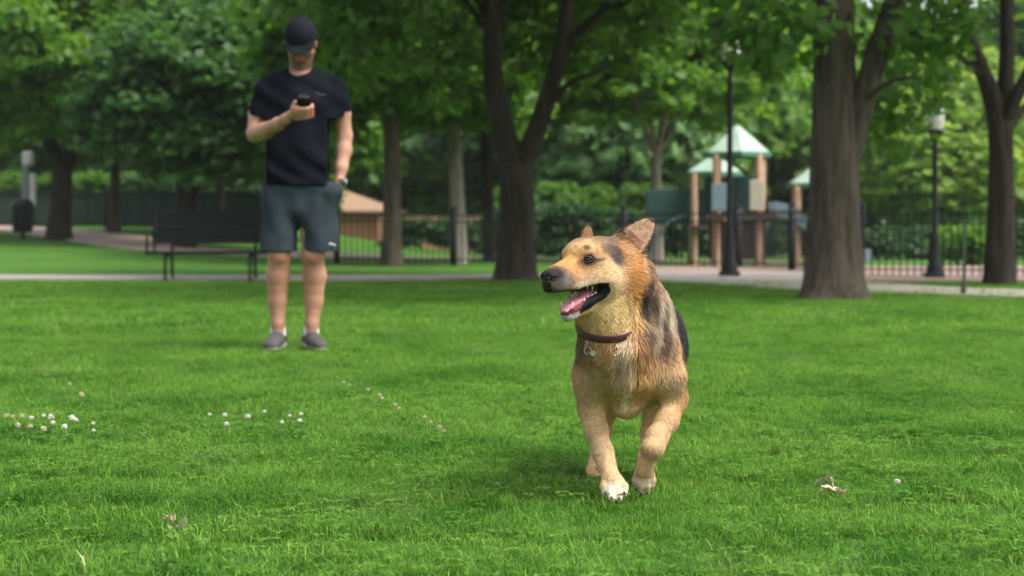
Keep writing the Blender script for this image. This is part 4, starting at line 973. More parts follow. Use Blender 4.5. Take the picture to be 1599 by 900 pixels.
# ================================================================== the dog
def build_dog():
    rng = np.random.default_rng(7)
    Y0 = 4.09
    D = lambda px, py, dy: P(px, py, Y0+dy)
    base = np.array((D(985, 785, 0.2)[0], Y0+0.2, 0.0)); LIFT = .0
    # ---- head frame: x forward, y the dog's left, z up
    th, pt, rl = rad(43), rad(7), rad(0)
    fw0 = np.array((-math.sin(th), -math.cos(th), 0)); lf = np.array((math.cos(th), -math.sin(th), 0)); up0 = np.array((0, 0, 1.0))
    fw = fw0*math.cos(pt) - up0*math.sin(pt); up = up0*math.cos(pt) + fw0*math.sin(pt)
    HC = D(926, 410, -0.06)
    HS = 1.0
    R = np.stack([fw, lf, up], 1)
    H = lambda x, y, z: HC + R @ (np.array((x, y, z), float)*HS)
    toH = lambda p: ((np.asarray(p)-HC) @ R)/HS
    F = Field((base[0]-.30, Y0-.30, -.01), (base[0]+.30, Y0+1.02, .78), 0.0036)
    k = 0.03
    # ---- trunk
    chest = D(980, 560, .06)
    F.chain([D(978, 560, .05), (.310, Y0+.22, .375), (.335, Y0+.44, .400), (.355, Y0+.64, .415)], [.082, .114, .092, .084], .045)
    F.ell((.322, Y0+.25, .352), (.116, .20, .143), None, .035)
    F.ell((.300, Y0+.14, .455), (.085, .13, .060), None, .05)           # withers
    F.cap(D(978, 580, .0), D(976, 545, .0), .052, .075, .05)              # breastbone
    F.cap(D(978, 628, .10), D(975, 560, .08), .042, .088, .05)
    # ---- neck
    F.chain([H(-.035, 0, -.012), H(-.080, .020, -.055), D(986, 480, .09), (.302, Y0+.22, .42)], [.060, .068, .076, .100], .045)
    F.chain([H(-.02, .0, -.062), D(945, 490, -.02), D(962, 535, .0)], [.052, .062, .078], .045)
    F.cap(D(980, 475, .04), D(980, 520, .06), .064, .080, .04)
    # ---- tail
    F.chain([(.350, Y0+.72, .44), (.375, Y0+.82, .40), (.40, Y0+.92, .30)], [.034, .036, .022], .03)
    # ---- front leg, planted (image left)
    shR = D(930, 560, .08)
    F.ell(shR, (.040, .070, .080), None, .045)
    F.chain([D(922, 588, .06), D(924, 638, .10), D(931, 672, .075), D(942, 708, .045), D(947, 726, .03)], [.045, .0315, .0255, .0225, .0205], .02)
    F.chain([D(947, 726, .03), D(956, 752, .004)], [.0205, .0225], .012)
    for i, (a, b) in enumerate([(944, 768), (954, 776), (966, 777), (974, 768)]):    # four toes
        o = (-.0, -.018, -.018, -.004)[i]
        F.chain([D(947+i*4.6, 744, .008), D(a, b-8, -.006+o*.6), D(a+1, b+2, -.012+o)], [.0125, .0108, .0088], .004)
    # ---- front leg, lifted (image right)
    shL = D(1029, 562, .09)
    F.ell(shL, (.042, .072, .080), None, .045)
    F.chain([D(1044, 588, .07), D(1052, 624, .09), D(1041, 657, .06), D(1024, 686, .03), D(1019, 700, .02)], [.043, .0300, .0265, .0245, .0240], .02)
    F.ell(D(1019, 700, .012), (.0255, .025, .023), None, .012)                 # wrist
    F.chain([D(1017, 702, .015), D(1008, 733, .040)], [.0215, .0210], .012)
    for i, (a, b) in enumerate([(993, 760), (1001, 768), (1010, 767), (1017, 758)]):
        F.chain([D(1001+i*4.5, 736, .045), D(a, b-10, .055), D(a, b, .065)], [.0118, .0105, .0086], .004)
    # ---- hind legs gathered under the body
    for sx, pts in ((-1, [(.290, Y0+.62, .38), (.268, Y0+.46, .25), (.245, Y0+.55, .13), (.226, Y0+.46, .042)]),
                    (1, [(.400, Y0+.62, .38), (.392, Y0+.42, .235), (.372, Y0+.46, .12), (.338, Y0+.30, .040)])):
        F.ell(pts[0], (.062, .10, .085), None, .05)
        F.chain(pts, [.075, .040, .022, .020], .022)
        F.cap(np.array(pts[1]), np.array(pts[2]), .040, .021, .02)
        x, y, z = pts[3]
        F.cap((x, y, z-.006), (x, y-.03, z-.014), .021, .021, .012)
        for i in range(4):
            dx = (i-1.5)*.0125
            F.chain([(x+dx*.8, y-.02, z-.008), (x+dx, y-.045-.006*(i in (1, 2)), z-.014), (x+dx, y-.062-.006*(i in (1, 2)), z-.026)], [.012, .0112, .009], .006)
    # ---- head
    F.ell(H(-.004, 0, .0), np.array((.076, .064, .060))*HS, R, .02)
    F.ell(H(.034, 0, .016), np.array((.046, .050, .045))*HS, R, .02)
    for s in (-1, 1):
        F.ell(H(.046, .026*s, .030), np.array((.020, .017, .013))*HS, R, .012)      # brow
        F.ell(H(.006, .040*s, -.038), np.array((.054, .034, .044))*HS, R, .02)      # cheek
        F.chain([H(.050, .022*s, -.028), H(.105, .0175*s, -.034), H(.148, .0105*s, -.036)], np.array([.027, .0225, .0180])*HS, .012)   # flews
    F.chain([H(.045, 0, -.004), H(.095, 0, -.014), H(.148, 0, -.016)], np.array([.038, .0285, .0220])*HS, .014)
    F.cap(H(.055, 0, .006), H(.150, 0, -.004), .019*HS, .0140*HS, .012)
    # open mouth: gap between the jaws, then the lower jaw itself
    def gap(X, Y, Z):
        x, y, z = X-HC[0], Y-HC[1], Z-HC[2]
        q = [(x*R[0, i]+y*R[1, i]+z*R[2, i])/HS for i in range(3)]
        top = q[2] - (-.053 + .006*np.exp(-((q[0]-.045)/.022)**2) - .02*np.clip((.022-q[0])/.05,0,1))           # below the upper lip
        bot = (-.064 - q[0]*.29) - q[2]                               # above the lower jaw
        return np.maximum(np.maximum(top, bot), np.maximum(.024-q[0], np.abs(q[1])-.075))*.9
    lo = np.minimum.reduce([H(0, -.08, -.13), H(.2, .08, 0), H(0, .08, 0), H(.2, -.08, -.13)]); hi = np.maximum.reduce([H(0, -.08, -.13), H(.2, .08, 0), H(0, .08, 0), H(.2, -.08, -.13)])
    F.comb(gap, lo, hi, .012, sub=True)
    jaw = [H(-.005, 0, -.070), H(.055, 0, -.098), H(.106, 0, -.111)]
    F.chain(jaw, np.array([.030, .0215, .0145])*HS, .008, flat=(lf, 1.15))
    for s in (-1, 1):                                                        # raised lip rims of the lower jaw
        F.chain([H(.014, .040*s, -.071), H(.055, .029*s, -.083), H(.100, .0155*s, -.097), H(.114, .004*s, -.101)], np.array([.0105, .0090, .0070, .0065])*HS, .006)
        F.chain([H(.012, .044*s, -.052), H(.016, .043*s, -.068)], np.array([.009, .010])*HS, .008)
        # eye sockets
        F.ell(H(.058, .036*s, .016), np.array((.010, .011, .008))*HS, R, .008, sub=True)
    F.chain([H(.02, 0, -.088), H(.06, 0, -.100), H(.098, 0, -.117)], np.array([.020, .012, .007])*HS, .003, flat=(lf, 1.4)) if False else None
    # ears: cupped leaves
    def ear(base_p, tip, cdir, w, t=.0034, cup=.42):
        b = np.array(tip)-np.array(base_p); Hh = np.linalg.norm(b); b /= Hh
        c = np.array(cdir, float); c -= (c@b)*b; c /= np.linalg.norm(c); a = np.cross(b, c)
        m = np.array(base_p)
        def fn(X, Y, Z):
            x, y, z = X-m[0], Y-m[1], Z-m[2]
            qa = x*a[0]+y*a[1]+z*a[2]; qb = x*b[0]+y*b[1]+z*b[2]; qc = x*c[0]+y*c[1]+z*c[2]
            u = np.clip(qb/Hh, -.3, 1)
            ww = w*np.clip(1-np.abs(u)**2.0, 0, 1)**.72*(1-.12*u)+.0005
            sh = np.abs(qc + w*cup*(1-(qa/w)**2)*(1-.5*np.clip(u, 0, 1)) ) - t*(1.25-.45*np.clip(u, 0, 1))
            return np.maximum(np.maximum(sh, np.abs(qa)-ww), np.maximum(qb-Hh, -qb-.02))*.75
        pts = [m-b*.03+a*w+c*w, m-b*.03-a*w-c*w, np.array(tip)+a*w, np.array(tip)-a*w, m+a*w, m-a*w, m+c*w, m-c*w]
        F.comb(fn, np.min(pts, 0), np.max(pts, 0), .010)
        return m, a, b, c, w, Hh
    eL = ear(D(981, 384, -.045), D(1021, 339, -.035), (-.25, -.95, .05), .041)
    F.cap(D(975, 400, -.03), D(992, 398, -.02), .022, .020, .02)
    eR = ear(H(-.030, -.040, .036), H(-.052, -.044, .084), (.45, -.5, .1), .026)
    V, Q = F.mesh(); V = smooth_mesh(V, Q, 2)
    N = vnormals(V, Q)
    # ------------------------------------------------ markings
    TAN = np.array((.425, .222, .090)); CREAM = np.array((.575, .395, .215)); ORG = np.array((.52, .23, .06)); BLK = np.array((.014, .013, .014))
    GRY = np.array((.10, .095, .09)); LGT = np.array((.62, .52, .38)); BRN = np.array((.17, .09, .045)); PINK = np.array((.30, .11, .10)); WHT = np.array((.64, .54, .42))
    EARIN = np.array((.42, .25, .165))
    def markings(p):
        n = len(p); q = toH(p)
        C = np.tile(TAN, (n, 1))
        jit = (vnoise(p, 38, 3)-.5)
        def blob(center, r, col, s=.25, amt=1.0, sp='w'):
            nonlocal C
            X = p if sp == 'w' else q
            d = np.sqrt((((X-np.array(center))/np.array(r))**2).sum(1)) + jit*.35
            w = sst((1+s-d)/(2*s))[:, None]*amt
            C = C*(1-w)+np.asarray(col)*w
        # body: dark saddle over the back and flanks
        w = sst((p[:, 2]-(.325-.04*sst((p[:, 1]-Y0-.05)/.5)))/.03 + jit*1.2)*sst((p[:, 1]-Y0-.085)/.04+jit)
        nearhead = (q[:, 0]**2+q[:, 1]**2+q[:, 2]**2) < .13**2
        w = np.where(nearhead, 0, w)[:, None]; C = C*(1-w)+BLK*w
        blob((.375, Y0+.62, .30), (.12, .2, .13), TAN, .3)
        blob((.26, Y0+.62, .30), (.12, .2, .13), TAN, .3)
        # lighter belly, chest crest and legs
        blob((.32, Y0+.50, .10), (.16, .20, .16), CREAM, .5, .7)
        blob(D(978, 640, .02), (.045, .08, .05), CREAM, .5, .8)
        blob(D(930, 730, .0), (.11, .2, .13), CREAM, .5, .75); blob(D(925, 610, .0), (.05, .30, .07), CREAM, .6, .6); blob(D(1045, 590, .0), (.045, .30, .07), CREAM, .6, .6)
        blob(D(1025, 700, .0), (.08, .14, .13), CREAM, .5, .7)
        blob(D(958, 770, -.01), (.035, .07, .032), WHT, .4, .8)
        blob(D(1004, 762, .05), (.035, .07, .028), WHT, .4, .6)
        blob(D(1016, 705, .01), (.028, .05, .014), BRN, .5, .45)
        blob(D(1060, 600, .04), (.03, .06, .025), GRY, .6, .4)
        blob(D(975, 560, -.06), (.022, .30, .07), LGT, .6, .5)
        # neck ruff: grey and dark streaks down the side
        blob(D(1030, 495, .0), (.048, .30, .085), (.33, .28, .20), .35, .95)
        blob(D(1010, 520, -.04), (.022, .30, .055), BRN, .5, .75)
        blob(D(1042, 545, .0), (.028, .30, .04), BRN*1.1, .5, .75)
        
        blob(D(903, 548, .0), (.020, .30, .035), BRN*.9, .5, .7)
        blob(D(905, 520, .0), (.020, .30, .020), BRN*.9, .5, .5)
        blob(D(1030, 425, .02), (.030, .30, .07), (.34, .21, .13), .5, .8)
        blob(D(1012, 420, .02), (.014, .30, .06), BRN*.8, .5, .7)
        blob(D(900, 535, .0), (.026, .30, .050), BRN*.8, .5, .75); blob(D(925, 560, .0), (.030, .30, .018), BRN*1.3, .6, .45)
        blob(D(1019, 475, .0), (.013, .30, .045), BRN*.4, .5, .95); blob(D(1036, 525, .0), (.013, .30, .050), BRN*.4, .5, .95); blob(D(1005, 528, .0), (.012, .30, .030), BRN*.5, .5, .85); blob(D(1000, 545, .0), (.012, .30, .035), (.30, .14, .05), .6, .7)
        blob(D(978, 605, .0), (.020, .30, .050), CREAM*1.05, .6, .7); blob(D(978, 625, .0), (.009, .30, .036), WHT*1.15, .6, .9); blob(D(968, 560, .0), (.004, .30, .030), BRN*.5, .6, .6)
        # head
        blob((.005, .05, -.045), (.07, .05, .06), CREAM*1.0, .5, .9, 'h')
        blob((-.047, .07, -.065), (.028, .05, .085), ORG*.95, .45, .97, 'h'); blob((-.030, .06, .030), (.012, .03, .030), (.30, .13, .04), .5, .8, 'h')
        blob((-.02, .03, -.12), (.08, .06, .05), (.55, .40, .17), .5, .8, 'h')
        blob((.085, .0, .0), (.035, .04, .03), ORG*1.05, .5, .85, 'h')
        blob((.04, 0, .045), (.04, .045, .022), (.58, .36, .16), .4, .9, 'h')
        blob((-.012, .058, .018), (.020, .03, .034), BLK*2.2, .35, .95, 'h'); blob((.004, .052, .034), (.022, .03, .014), BRN*.6, .5, .85, 'h')
        blob((.030, .0, .060), (.030, .016, .02), (.14, .10, .065), .6, .8, 'h')
        blob((-.015, .03, .055), (.05, .035, .02), (.15, .11, .07), .6, .85, 'h')
        blob((.01, -.03, .055), (.05, .03, .018), (.13, .10, .07), .6, .8, 'h')
        for s in (-1, 1):
            blob((.061, .036*s, .013), (.0195, .020, .0105), BLK, .35, .97, 'h')
            blob((.036, .047*s, .012), (.020, .014, .005), BLK, .4, .85, 'h')
            blob((.057, .031*s, .042), (.008, .010, .008), BLK*1.5, .4, .85, 'h')
        blob(D(1003, 470, .0), (.015, .30, .040), BLK*1.2, .35, .95); blob(D(1010, 446, .0), (.010, .30, .022), BLK*1.5, .35, .85)
        # muzzle: grey-black towards the nose
        blob((.132, 0, -.032), (.040, .05, .034), GRY*.85, .35, .93, 'h')
        blob((.128, 0, -.002), (.042, .024, .012), (.04, .035, .033), .5, .9, 'h')
        blob((.152, 0, -.028), (.016, .03, .026), BLK*1.5, .4, .9, 'h')
        blob((.07, .035, -.040), (.045, .03, .010), (.66, .56, .42), .5, .8, 'h')
        for s in (-1, 1):
            for wx, wz in ((.118, -.030), (.108, -.034), (.126, -.037), (.112, -.043), (.099, -.040)): blob((wx, .028*s, wz), (.0022, .02, .0020), BLK, .5, .8, 'h')
        blob((.085, .03, -.022), (.030, .03, .016), (.24, .14, .08), .6, .6, 'h'); blob((.078, .02, .004), (.016, .02, .010), (.22, .11, .05), .6, .6, 'h')
        blob((.060, .037, .013), (.030, .024, .019), (.10, .055, .03), .7, .55, 'h'); blob((.150, 0, -.008), (.022, .030, .022), BLK*1.3, .3, .97, 'h')
        # lips, inside of the mouth
        qx = q[:, 0]
        zu = -.053+.006*np.exp(-((qx-.045)/.022)**2)-.02*np.clip((.022-qx)/.05,0,1); zl = -.064-qx*.29
        inm = (qx > .012) & (qx < .17) & (np.abs(q[:, 1]) < .075) & (q[:, 2] < zu+.006) & (q[:, 2] > zl-.012-.010*(qx<.088))
        mid_ = (zu+zl)/2; hf_ = (zu-zl)/2+.017
        inm &= (qx > .05) | (((.05-qx)/.031)**2+((q[:, 2]-mid_+.004)/hf_)**2 < 1)
        inner = inm & (np.abs(q[:, 1]) < .031-.10*np.clip(qx-.05, 0, .2)) & (q[:, 2] > zl-.008)
        C[inm] = BLK*1.1
        C[inner] = (.20, .055, .060)
        chin = (qx > .085) & (q[:, 2] < zl-.010) & (qx < .16); C[chin] = (.38, .35, .31)
        lip = (qx > .145) & (qx < .19) & (q[:, 2] < -.022) & (np.abs(q[:, 1]) < .012); C[lip] = BLK*1.3
        # ears
        for (m, a, b, c, w_, Hh), cin in ((eL, EARIN), (eR, (.20, .10, .05))):
            r = p-m; qa = r@a; qb = r@b; qc = r@c
            on = (np.abs(qa) < w_+.006) & (qb > .004) & (qb < Hh+.01) & (np.abs(qc) < w_)
            u = np.clip(qb/Hh, 0, 1); ww = w_*np.clip(1-u**2.0, 0, 1)**.72+.001
            side = qc + w_*.42*(1-(qa/w_)**2)*(1-.5*u)
            edge = np.abs(qa)/ww
            C[on] = np.array((.22, .11, .045))
            ins = on & (side > 0)
            C[ins] = np.array(cin)
            e2 = on & ((edge > .80) | (u > .88)); C[e2] = np.array((.085, .042, .02)); e3 = ins & (u < .35) & (edge < .6); C[e3] = C[e3]*np.array((.62, .5, .45))  # dark rim; the hollow near the base is darkened as painted shading for depth
        return C, inm
    C, inm = markings(V)
    # nostril-side of nose, claws
    V0 = V-base
    m_skin = mat_col('dog coat under the fur', .75, .15, .25, 90, .5, 300)
    root = empty('dog', base); tag(root, 'tan and black shepherd mix dog running on the lawn with its mouth open', 'dog')
    body = mobj('body', np_mesh('body', V0, Q, m_skin, C), root)
    # ------------------------------------------------ fur
    tri = V[Q]; area = np.linalg.norm(np.cross(tri[:, 2]-tri[:, 0], tri[:, 3]-tri[:, 1]), axis=1)*.5
    cen = tri.mean(1); qh = toH(cen); hd = np.linalg.norm(qh, axis=1)
    onhead = (hd < .105) | ((qh[:, 0] > .03) & (hd < .2))
    dens = np.where(onhead, 2.3, 1.0)*np.where(cen[:, 1] > Y0+.45, .75, 1)*np.where(cen[:, 2] < .2, 1.4, 1)
    wgt = area*dens; NS = 230000
    pick = rng.choice(len(Q), NS, p=wgt/wgt.sum())
    uv = rng.random((NS, 2)); tq = tri[pick]
    p = (tq[:, 0]*(1-uv[:, :1])*(1-uv[:, 1:]) + tq[:, 1]*uv[:, :1]*(1-uv[:, 1:]) + tq[:, 2]*uv[:, :1]*uv[:, 1:] + tq[:, 3]*(1-uv[:, :1])*uv[:, 1:])
    n = N[Q[pick]].mean(1); n /= np.linalg.norm(n, axis=1, keepdims=True)
    q = toH(p); hd = np.linalg.norm(q, axis=1)
    hw = np.clip((.16-hd)/.05, 0, 1); hw = np.maximum(hw, (q[:, 0] > .03)*(hd < .2)*1.0)
    col, inm = markings(p)
    ln = np.full(NS, .0115)
    ruff = np.exp(-(((p-D(995, 500, .0))/np.array((.12, .12, .09)))**2).sum(1)); ln += ruff*.016*sst((p[:, 0]-.24)/.08)
    chestw = np.exp(-(((p-D(975, 570, -.05))/np.array((.06, .08, .08)))**2).sum(1)); ln += chestw*.013; sidew = np.exp(-(((p-D(900, 540, .02))/np.array((.05, .10, .08)))**2).sum(1)); ln += sidew*.009
    leg = sst((.285-p[:, 2])/.07); ln = ln*(1-leg)+.0085*leg; ln = np.where(p[:, 2] < .07, .0050, ln)
    ln = ln*(1-hw) + hw*(.0065+.012*sst((-q[:, 0]-.0)/.05))
    ln = np.where((q[:, 0] > .045) & (hd < .2), .0050, ln)
    near = lambda c, r: (((p-np.array(c))**2).sum(1) < r*r)
    # face, ears short; none in the mouth, around the eyes, under the collar
    isear = np.zeros(NS, bool)
    for (m, a, b, c, w_, Hh) in (eL, eR):
        r = p-m; isear |= (np.abs(r@a) < w_+.006) & (r@b > .01) & (r@b < Hh+.01) & (np.abs(r@c) < w_)
    ln[isear] = .0042
    lm = col.sum(1)
    keep = ~inm & ~isear | isear
    for s in (-1, 1): keep &= ~near(H(.060, .037*s, .014), .0125)
    keep &= ~near(H(.166, 0, -.008), .026)
    CC = D(946, 497, .02); cn = np.array((-.10, -.42, 1.0)); cn = cn/np.linalg.norm(cn)
    cd = (p-CC)@cn
    collar_zone = (p[:, 0] < D(988, 500, -.02)[0]+.02*rng.normal(0, .4, NS)) & (np.abs(cd) < .009) & (np.linalg.norm(p-CC, axis=1) < .136)
    keep &= ~collar_zone
    ab = (p[:, 0] < D(988, 500, -.02)[0]) & (cd >= .010) & (cd < .045) & (np.linalg.norm(p-CC, axis=1) < .136); ln[ab] *= .55+.45*np.clip((cd[ab]-.010)/.035, 0, 1)
    ln[ab] = np.minimum(ln[ab], np.maximum(.007, (cd[ab]-.004)*.8))
    flow = np.zeros((NS, 3))
    flow += np.array((.0, .25, -1.0))
    bw = sst((p[:, 1]-Y0-.12)/.15)[:, None]; flow = flow*(1-bw)+np.array((0, 1.0, -.45))*bw
    side = np.sign(p[:, 0]-.295)[:, None]*np.array((.35, 0, 0)); flow += side*(1-hw[:, None])*(p[:, 2:3] > .28)
    hf = (-fw + np.array((0, 0, -.15)))[None]+(q[:, 1:2]*6)*lf[None]
    flow = flow*(1-hw[:, None])+hf*hw[:, None]
    for (m, a, b, c, w_, Hh) in (eL, eR):
        r = p-m; on = (np.abs(r@a) < w_+.006) & (r@b > .01) & (r@b < Hh+.01) & (np.abs(r@c) < w_)
        flow[on] = b
    clump = np.stack([vnoise(p, 55, s_)-.5 for s_ in (11, 12, 13)], 1)
    flow /= np.linalg.norm(flow, axis=1, keepdims=True)
    flow += clump*((.45+.6*np.clip(ruff+.6*chestw, 0, 1)[:, None])*(1-hw[:, None])+.30*hw[:, None])*(1-.2*leg[:, None]) + rng.normal(0, .13, (NS, 3))
    flow -= n*(flow*n).sum(1, keepdims=True); flow /= np.maximum(np.linalg.norm(flow, axis=1, keepdims=True), 1e-6)
    ln *= rng.uniform(.65, 1.25, NS)*(1+.5*(vnoise(p, 45, 21)-.5))
    lift = np.where(hw > .5, .32, .46)+rng.normal(0, .12, NS); lift = np.where(leg > .5, .28, lift)
    d1 = flow + n*lift[:, None]; d1 /= np.linalg.norm(d1, axis=1, keepdims=True)
    d2 = flow + n*(lift*.25)[:, None] + np.array((0, 0, -.15)); d2 /= np.linalg.norm(d2, axis=1, keepdims=True)
    w = np.cross(flow, n)+rng.normal(0, .25, (NS, 3)); w /= np.linalg.norm(w, axis=1, keepdims=True)
    wd = np.where(hw > .5, .0007, .00095)*rng.uniform(.7, 1.3, NS)
    a0 = p - n*.001; a1 = a0+d1*(ln*.5)[:, None]; a2 = a1+d2*(ln*.5)[:, None]
    w = w*wd[:, None]
    VV = np.stack([a0-w, a0+w, a1+w*.8, a1-w*.8, a2], 1)
    br = rng.uniform(.68, 1.24, NS)*(1+(.14+.45*np.clip(ruff+.5*chestw, 0, 1)*(1-hw))*(vnoise(p*np.array((1, .6, .35)), 95, 31)-.5)*2)
    col = col*br[:, None]
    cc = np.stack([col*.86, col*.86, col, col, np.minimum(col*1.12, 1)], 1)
    VV = VV[keep]; cc = cc[keep]; M = len(VV)
    i0 = (np.arange(M)*5)[:, None]
    quads = i0+np.array([[0, 1, 2, 3]]); tris = i0+np.array([[3, 2, 4]])
    m_fur = mat_col('dog fur', .55, .25)
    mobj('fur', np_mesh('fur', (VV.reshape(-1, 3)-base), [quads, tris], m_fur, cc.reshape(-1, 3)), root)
    # ------------------------------------------------ eyes
    m_eye = mat_plain('dark brown wet eye', (.012, .006, .004), .04, spec=.8)
    m_iris = mat_plain('brown iris', (.075, .030, .010), .12, spec=.6)
    m_blk = mat_noise('wet black nose leather', (.004, .004, .005), (.009, .009, .010), 300, .42, .4, 700, spec=.25)
    m_rim = mat_plain('black eyelid', (.010, .009, .009), .4)
    for s in (-1, 1):
        e = MB(); c = H(.0575, .0365*s, .0155)
        look = (fw*.80 + lf*s*.45 + up*.05); look = Vector(look).normalized()
        prof = [(math.sin(t)*.0102, -math.cos(t)*.0102) for t in np.linspace(.02, math.pi-.02, 14)]
        e.lathe((0, 0, 0), prof, 18)
        ob = e.build('eye', m_iris, root, True)
        ob.location = c-base; ob.rotation_euler = look.to_track_quat('Z', 'Y').to_euler()
        pu = MB(); pu.lathe((0, 0, 0), [(.0001, .0126), (.0055, .0114), (.0068, .0098)][::-1] if False else [(.0052, .0090), (.0040, .0097), (.0020, .0103), (.0001, .0105)], 16)
        po = pu.build('pupil', m_eye, ob, True)
        # lids: a dark almond rim round the eye
        lid = MB(); n_ = 22; pts = []
        lk = np.array(look); sx = np.cross(np.array((0, 0, 1.0)), lk); sx /= np.linalg.norm(sx); uz = np.cross(lk, sx)
        for i in range(n_+1):
            t = 2*math.pi*i/n_
            x_ = math.cos(t)*.0112; z_ = math.sin(t)*(.0060 if math.sin(t) > 0 else .0056)
            dd = math.sqrt(max(.0108**2-(x_*.86)**2-z_**2, 0))
            pts.append(Vector(c-base)+Vector(sx*x_+uz*z_+lk*(dd)))
        lid.tube(pts, .0026, 7, False)
        lid.build('eyelid', m_rim, root, True)
    # nose
    NF = Field(np.minimum.reduce([H(.13, -.03, -.05), H(.19, .03, .02), H(.13, .03, -.05), H(.19, -.03, .02)])-.01, np.maximum.reduce([H(.13, -.03, -.05), H(.19, .03, .02), H(.13, .03, -.05), H(.19, -.03, .02)])+.01, .0011)
    NF.ell(H(.1545, 0, -.010), (.0170, .0205, .0160), R, .004)
    NF.ell(H(.155, 0, -.022), (.0150, .0130, .0190), R, .006)
    for s in (-1, 1):
        NF.ell(H(.1575, .0125*s, -.011), (.0130, .0105, .0115), R, .004)
        NF.ell(H(.1715, .0090*s, -.011), (.0075, .0046, .0050), R, .002, sub=True)
        NF.ell(H(.1645, .0205*s, -.014), (.009, .006, .0026), R, .002, sub=True)
    v, qd = NF.mesh(); v = smooth_mesh(v, qd, 1)
    mobj('nose', np_mesh('nose', v-base, qd, m_blk), root)
    # tongue
    corners = [H(.0, -.05, -.14), H(.17, .05, -.03), H(.0, .05, -.14), H(.17, -.05, -.03), H(.0, -.05, -.03), H(.17, .05, -.14)]
    TF = Field(np.min(corners, 0), np.max(corners, 0), .0018)
    TF.chain([H(.015, 0, -.062), H(.050, .001, -.072), H(.085, .003, -.083), H(.112, .006, -.090), H(.126, .010, -.097)], [.0085, .0085, .0075, .0065, .0045], .006, flat=(lf, 2.5))
    TF.cap(H(.03, .002, -.0625), H(.118, .006, -.084), .0026, .0022, .003, sub=True)
    v, qd = TF.mesh(); v = smooth_mesh(v, qd, 2)
    m_tng = mat_noise('wet pink tongue', (.44, .15, .19), (.58, .24, .28), 160, .28, .4, 600, spec=.6)
    mobj('tongue', np_mesh('tongue', v-base, qd, m_tng), root)
    # teeth
    m_tooth = mat_plain('ivory tooth', (.74, .66, .50), .25)
    te = MB()
    def tooth(p0, p1, r):
        p0 = np.array(p0)-base; p1 = np.array(p1)-base
        te = MB(); te.tube([p0, p0*.55+p1*.45, p0*.15+p1*.85, p1], [r, r*.8, r*.4, r*.1], 7); te.build('tooth', m_tooth, root, True)
    for s in (-1, 1):
        tooth(H(.100, .0150*s, -.101), H(.105, .0175*s, -.077), .0036)                     # lower canines
        for i in range(3): tooth(H(.114-.001*i, (.0025+.0040*i)*s, -.101), H(.116-.001*i, (.0025+.0040*i)*s, -.0905), .0021)
        for i, x in enumerate((.082, .070, .058, .046, .036)):
            tooth(H(x, (.0205+.0024*i)*s, -.066-x*.29), H(x-.002, (.0205+.0024*i)*s, -.053-x*.29), .0036+.0009*i)
        tooth(H(.130, .0100*s, -.032), H(.128, .0110*s, -.050), .0034)                     # upper canines
        for i, x in enumerate((.052, .038)):
            tooth(H(x, (.020+.004*i)*s, -.045), H(x, (.021+.004*i)*s, -.056-.004*i), .0045)
    # claws
    m_claw = mat_plain('dark claw', (.03, .022, .018), .35)
    cl = MB()
    for i, (a, b) in enumerate([(944, 768), (954, 776), (966, 777), (974, 768)]):
        o = (-.0, -.018, -.018, -.004)[i]
        q0 = D(a+1, b+1, -.014+o-.006)-base; cl = MB(); cl.tube([q0, q0+np.array((.001, -.005, -.003)), q0+np.array((.001, -.007, -.007))], [.0036, .0028, .0008], 6); cl.build('claw', m_claw, root, True)
    for i, (a, b) in enumerate([(993, 760), (1001, 768), (1010, 767), (1017, 758)]):
        q0 = D(a, b+2, .060)-base; cl = MB(); cl.tube([q0, q0+np.array((0, -.002, -.003)), q0+np.array((0, -.002, -.007))], [.0036, .0028, .0008], 6); cl.build('claw', m_claw, root, True)
    # ------------------------------------------------ collar
    u1 = np.cross(cn, (0, 1.0, 0)); u1 /= np.linalg.norm(u1); u2 = np.cross(cn, u1)
    m_col = mat_noise('worn dark red brown leather', (.030, .010, .010), (.085, .022, .020), 60, .5, .3, 300)
    m_metal = mat_plain('steel ring', (.42, .40, .36), .3, metal=1.0)
    n_ = 72; ctr = []
    for i in range(n_):
        a = 2*math.pi*i/n_; dr = u1*math.cos(a)+u2*math.sin(a)
        ts = np.linspace(.02, .16, 90); dv = F.sample(CC+dr*ts[:, None]); j = np.argmax(dv > 0) if (dv > 0).any() else -1
        ctr.append(min(ts[j], .124))
    ctr = np.array(ctr)
    for i in range(n_):
        a = 2*math.pi*i/n_; q_ = CC+(u1*math.cos(a)+u2*math.sin(a))*ctr[i]; ctr[i] -= .024*float(sst((q_[0]-D(975, 500, -.02)[0])/.05))
    for _ in range(5): ctr = (np.roll(ctr, 1)+2*ctr+np.roll(ctr, -1))/4
    cb = MB(); VV = []
    sec = [(-.0085, .0), (-.0085, .0035), (-.005, .0048), (.005, .0048), (.0085, .0035), (.0085, .0)]
    for i in range(n_):
        a = 2*math.pi*i/n_; dr = u1*math.cos(a)+u2*math.sin(a)
        for z_, o in sec: VV.append(CC-base+dr*(ctr[i]+o)+cn*z_)
    m_ = len(sec)
    FF = [(i*m_+j, i*m_+(j+1) % m_, ((i+1) % n_)*m_+(j+1) % m_, ((i+1) % n_)*m_+j) for i in range(n_) for j in range(m_)]
    cb.add(VV, FF); co = cb.build('collar', m_col, root, True)
    rg = MB()
    def ring(c, r, t, nrm):
        nrm = Vector(nrm).normalized(); a_ = nrm.orthogonal().normalized(); b_ = nrm.cross(a_)
        rg = MB(); rg.tube([Vector(c)+(a_*math.cos(x)+b_*math.sin(x))*r for x in np.linspace(0, 2*math.pi, 17)], t, 6, False); rg.build('ring', m_metal, co, True)
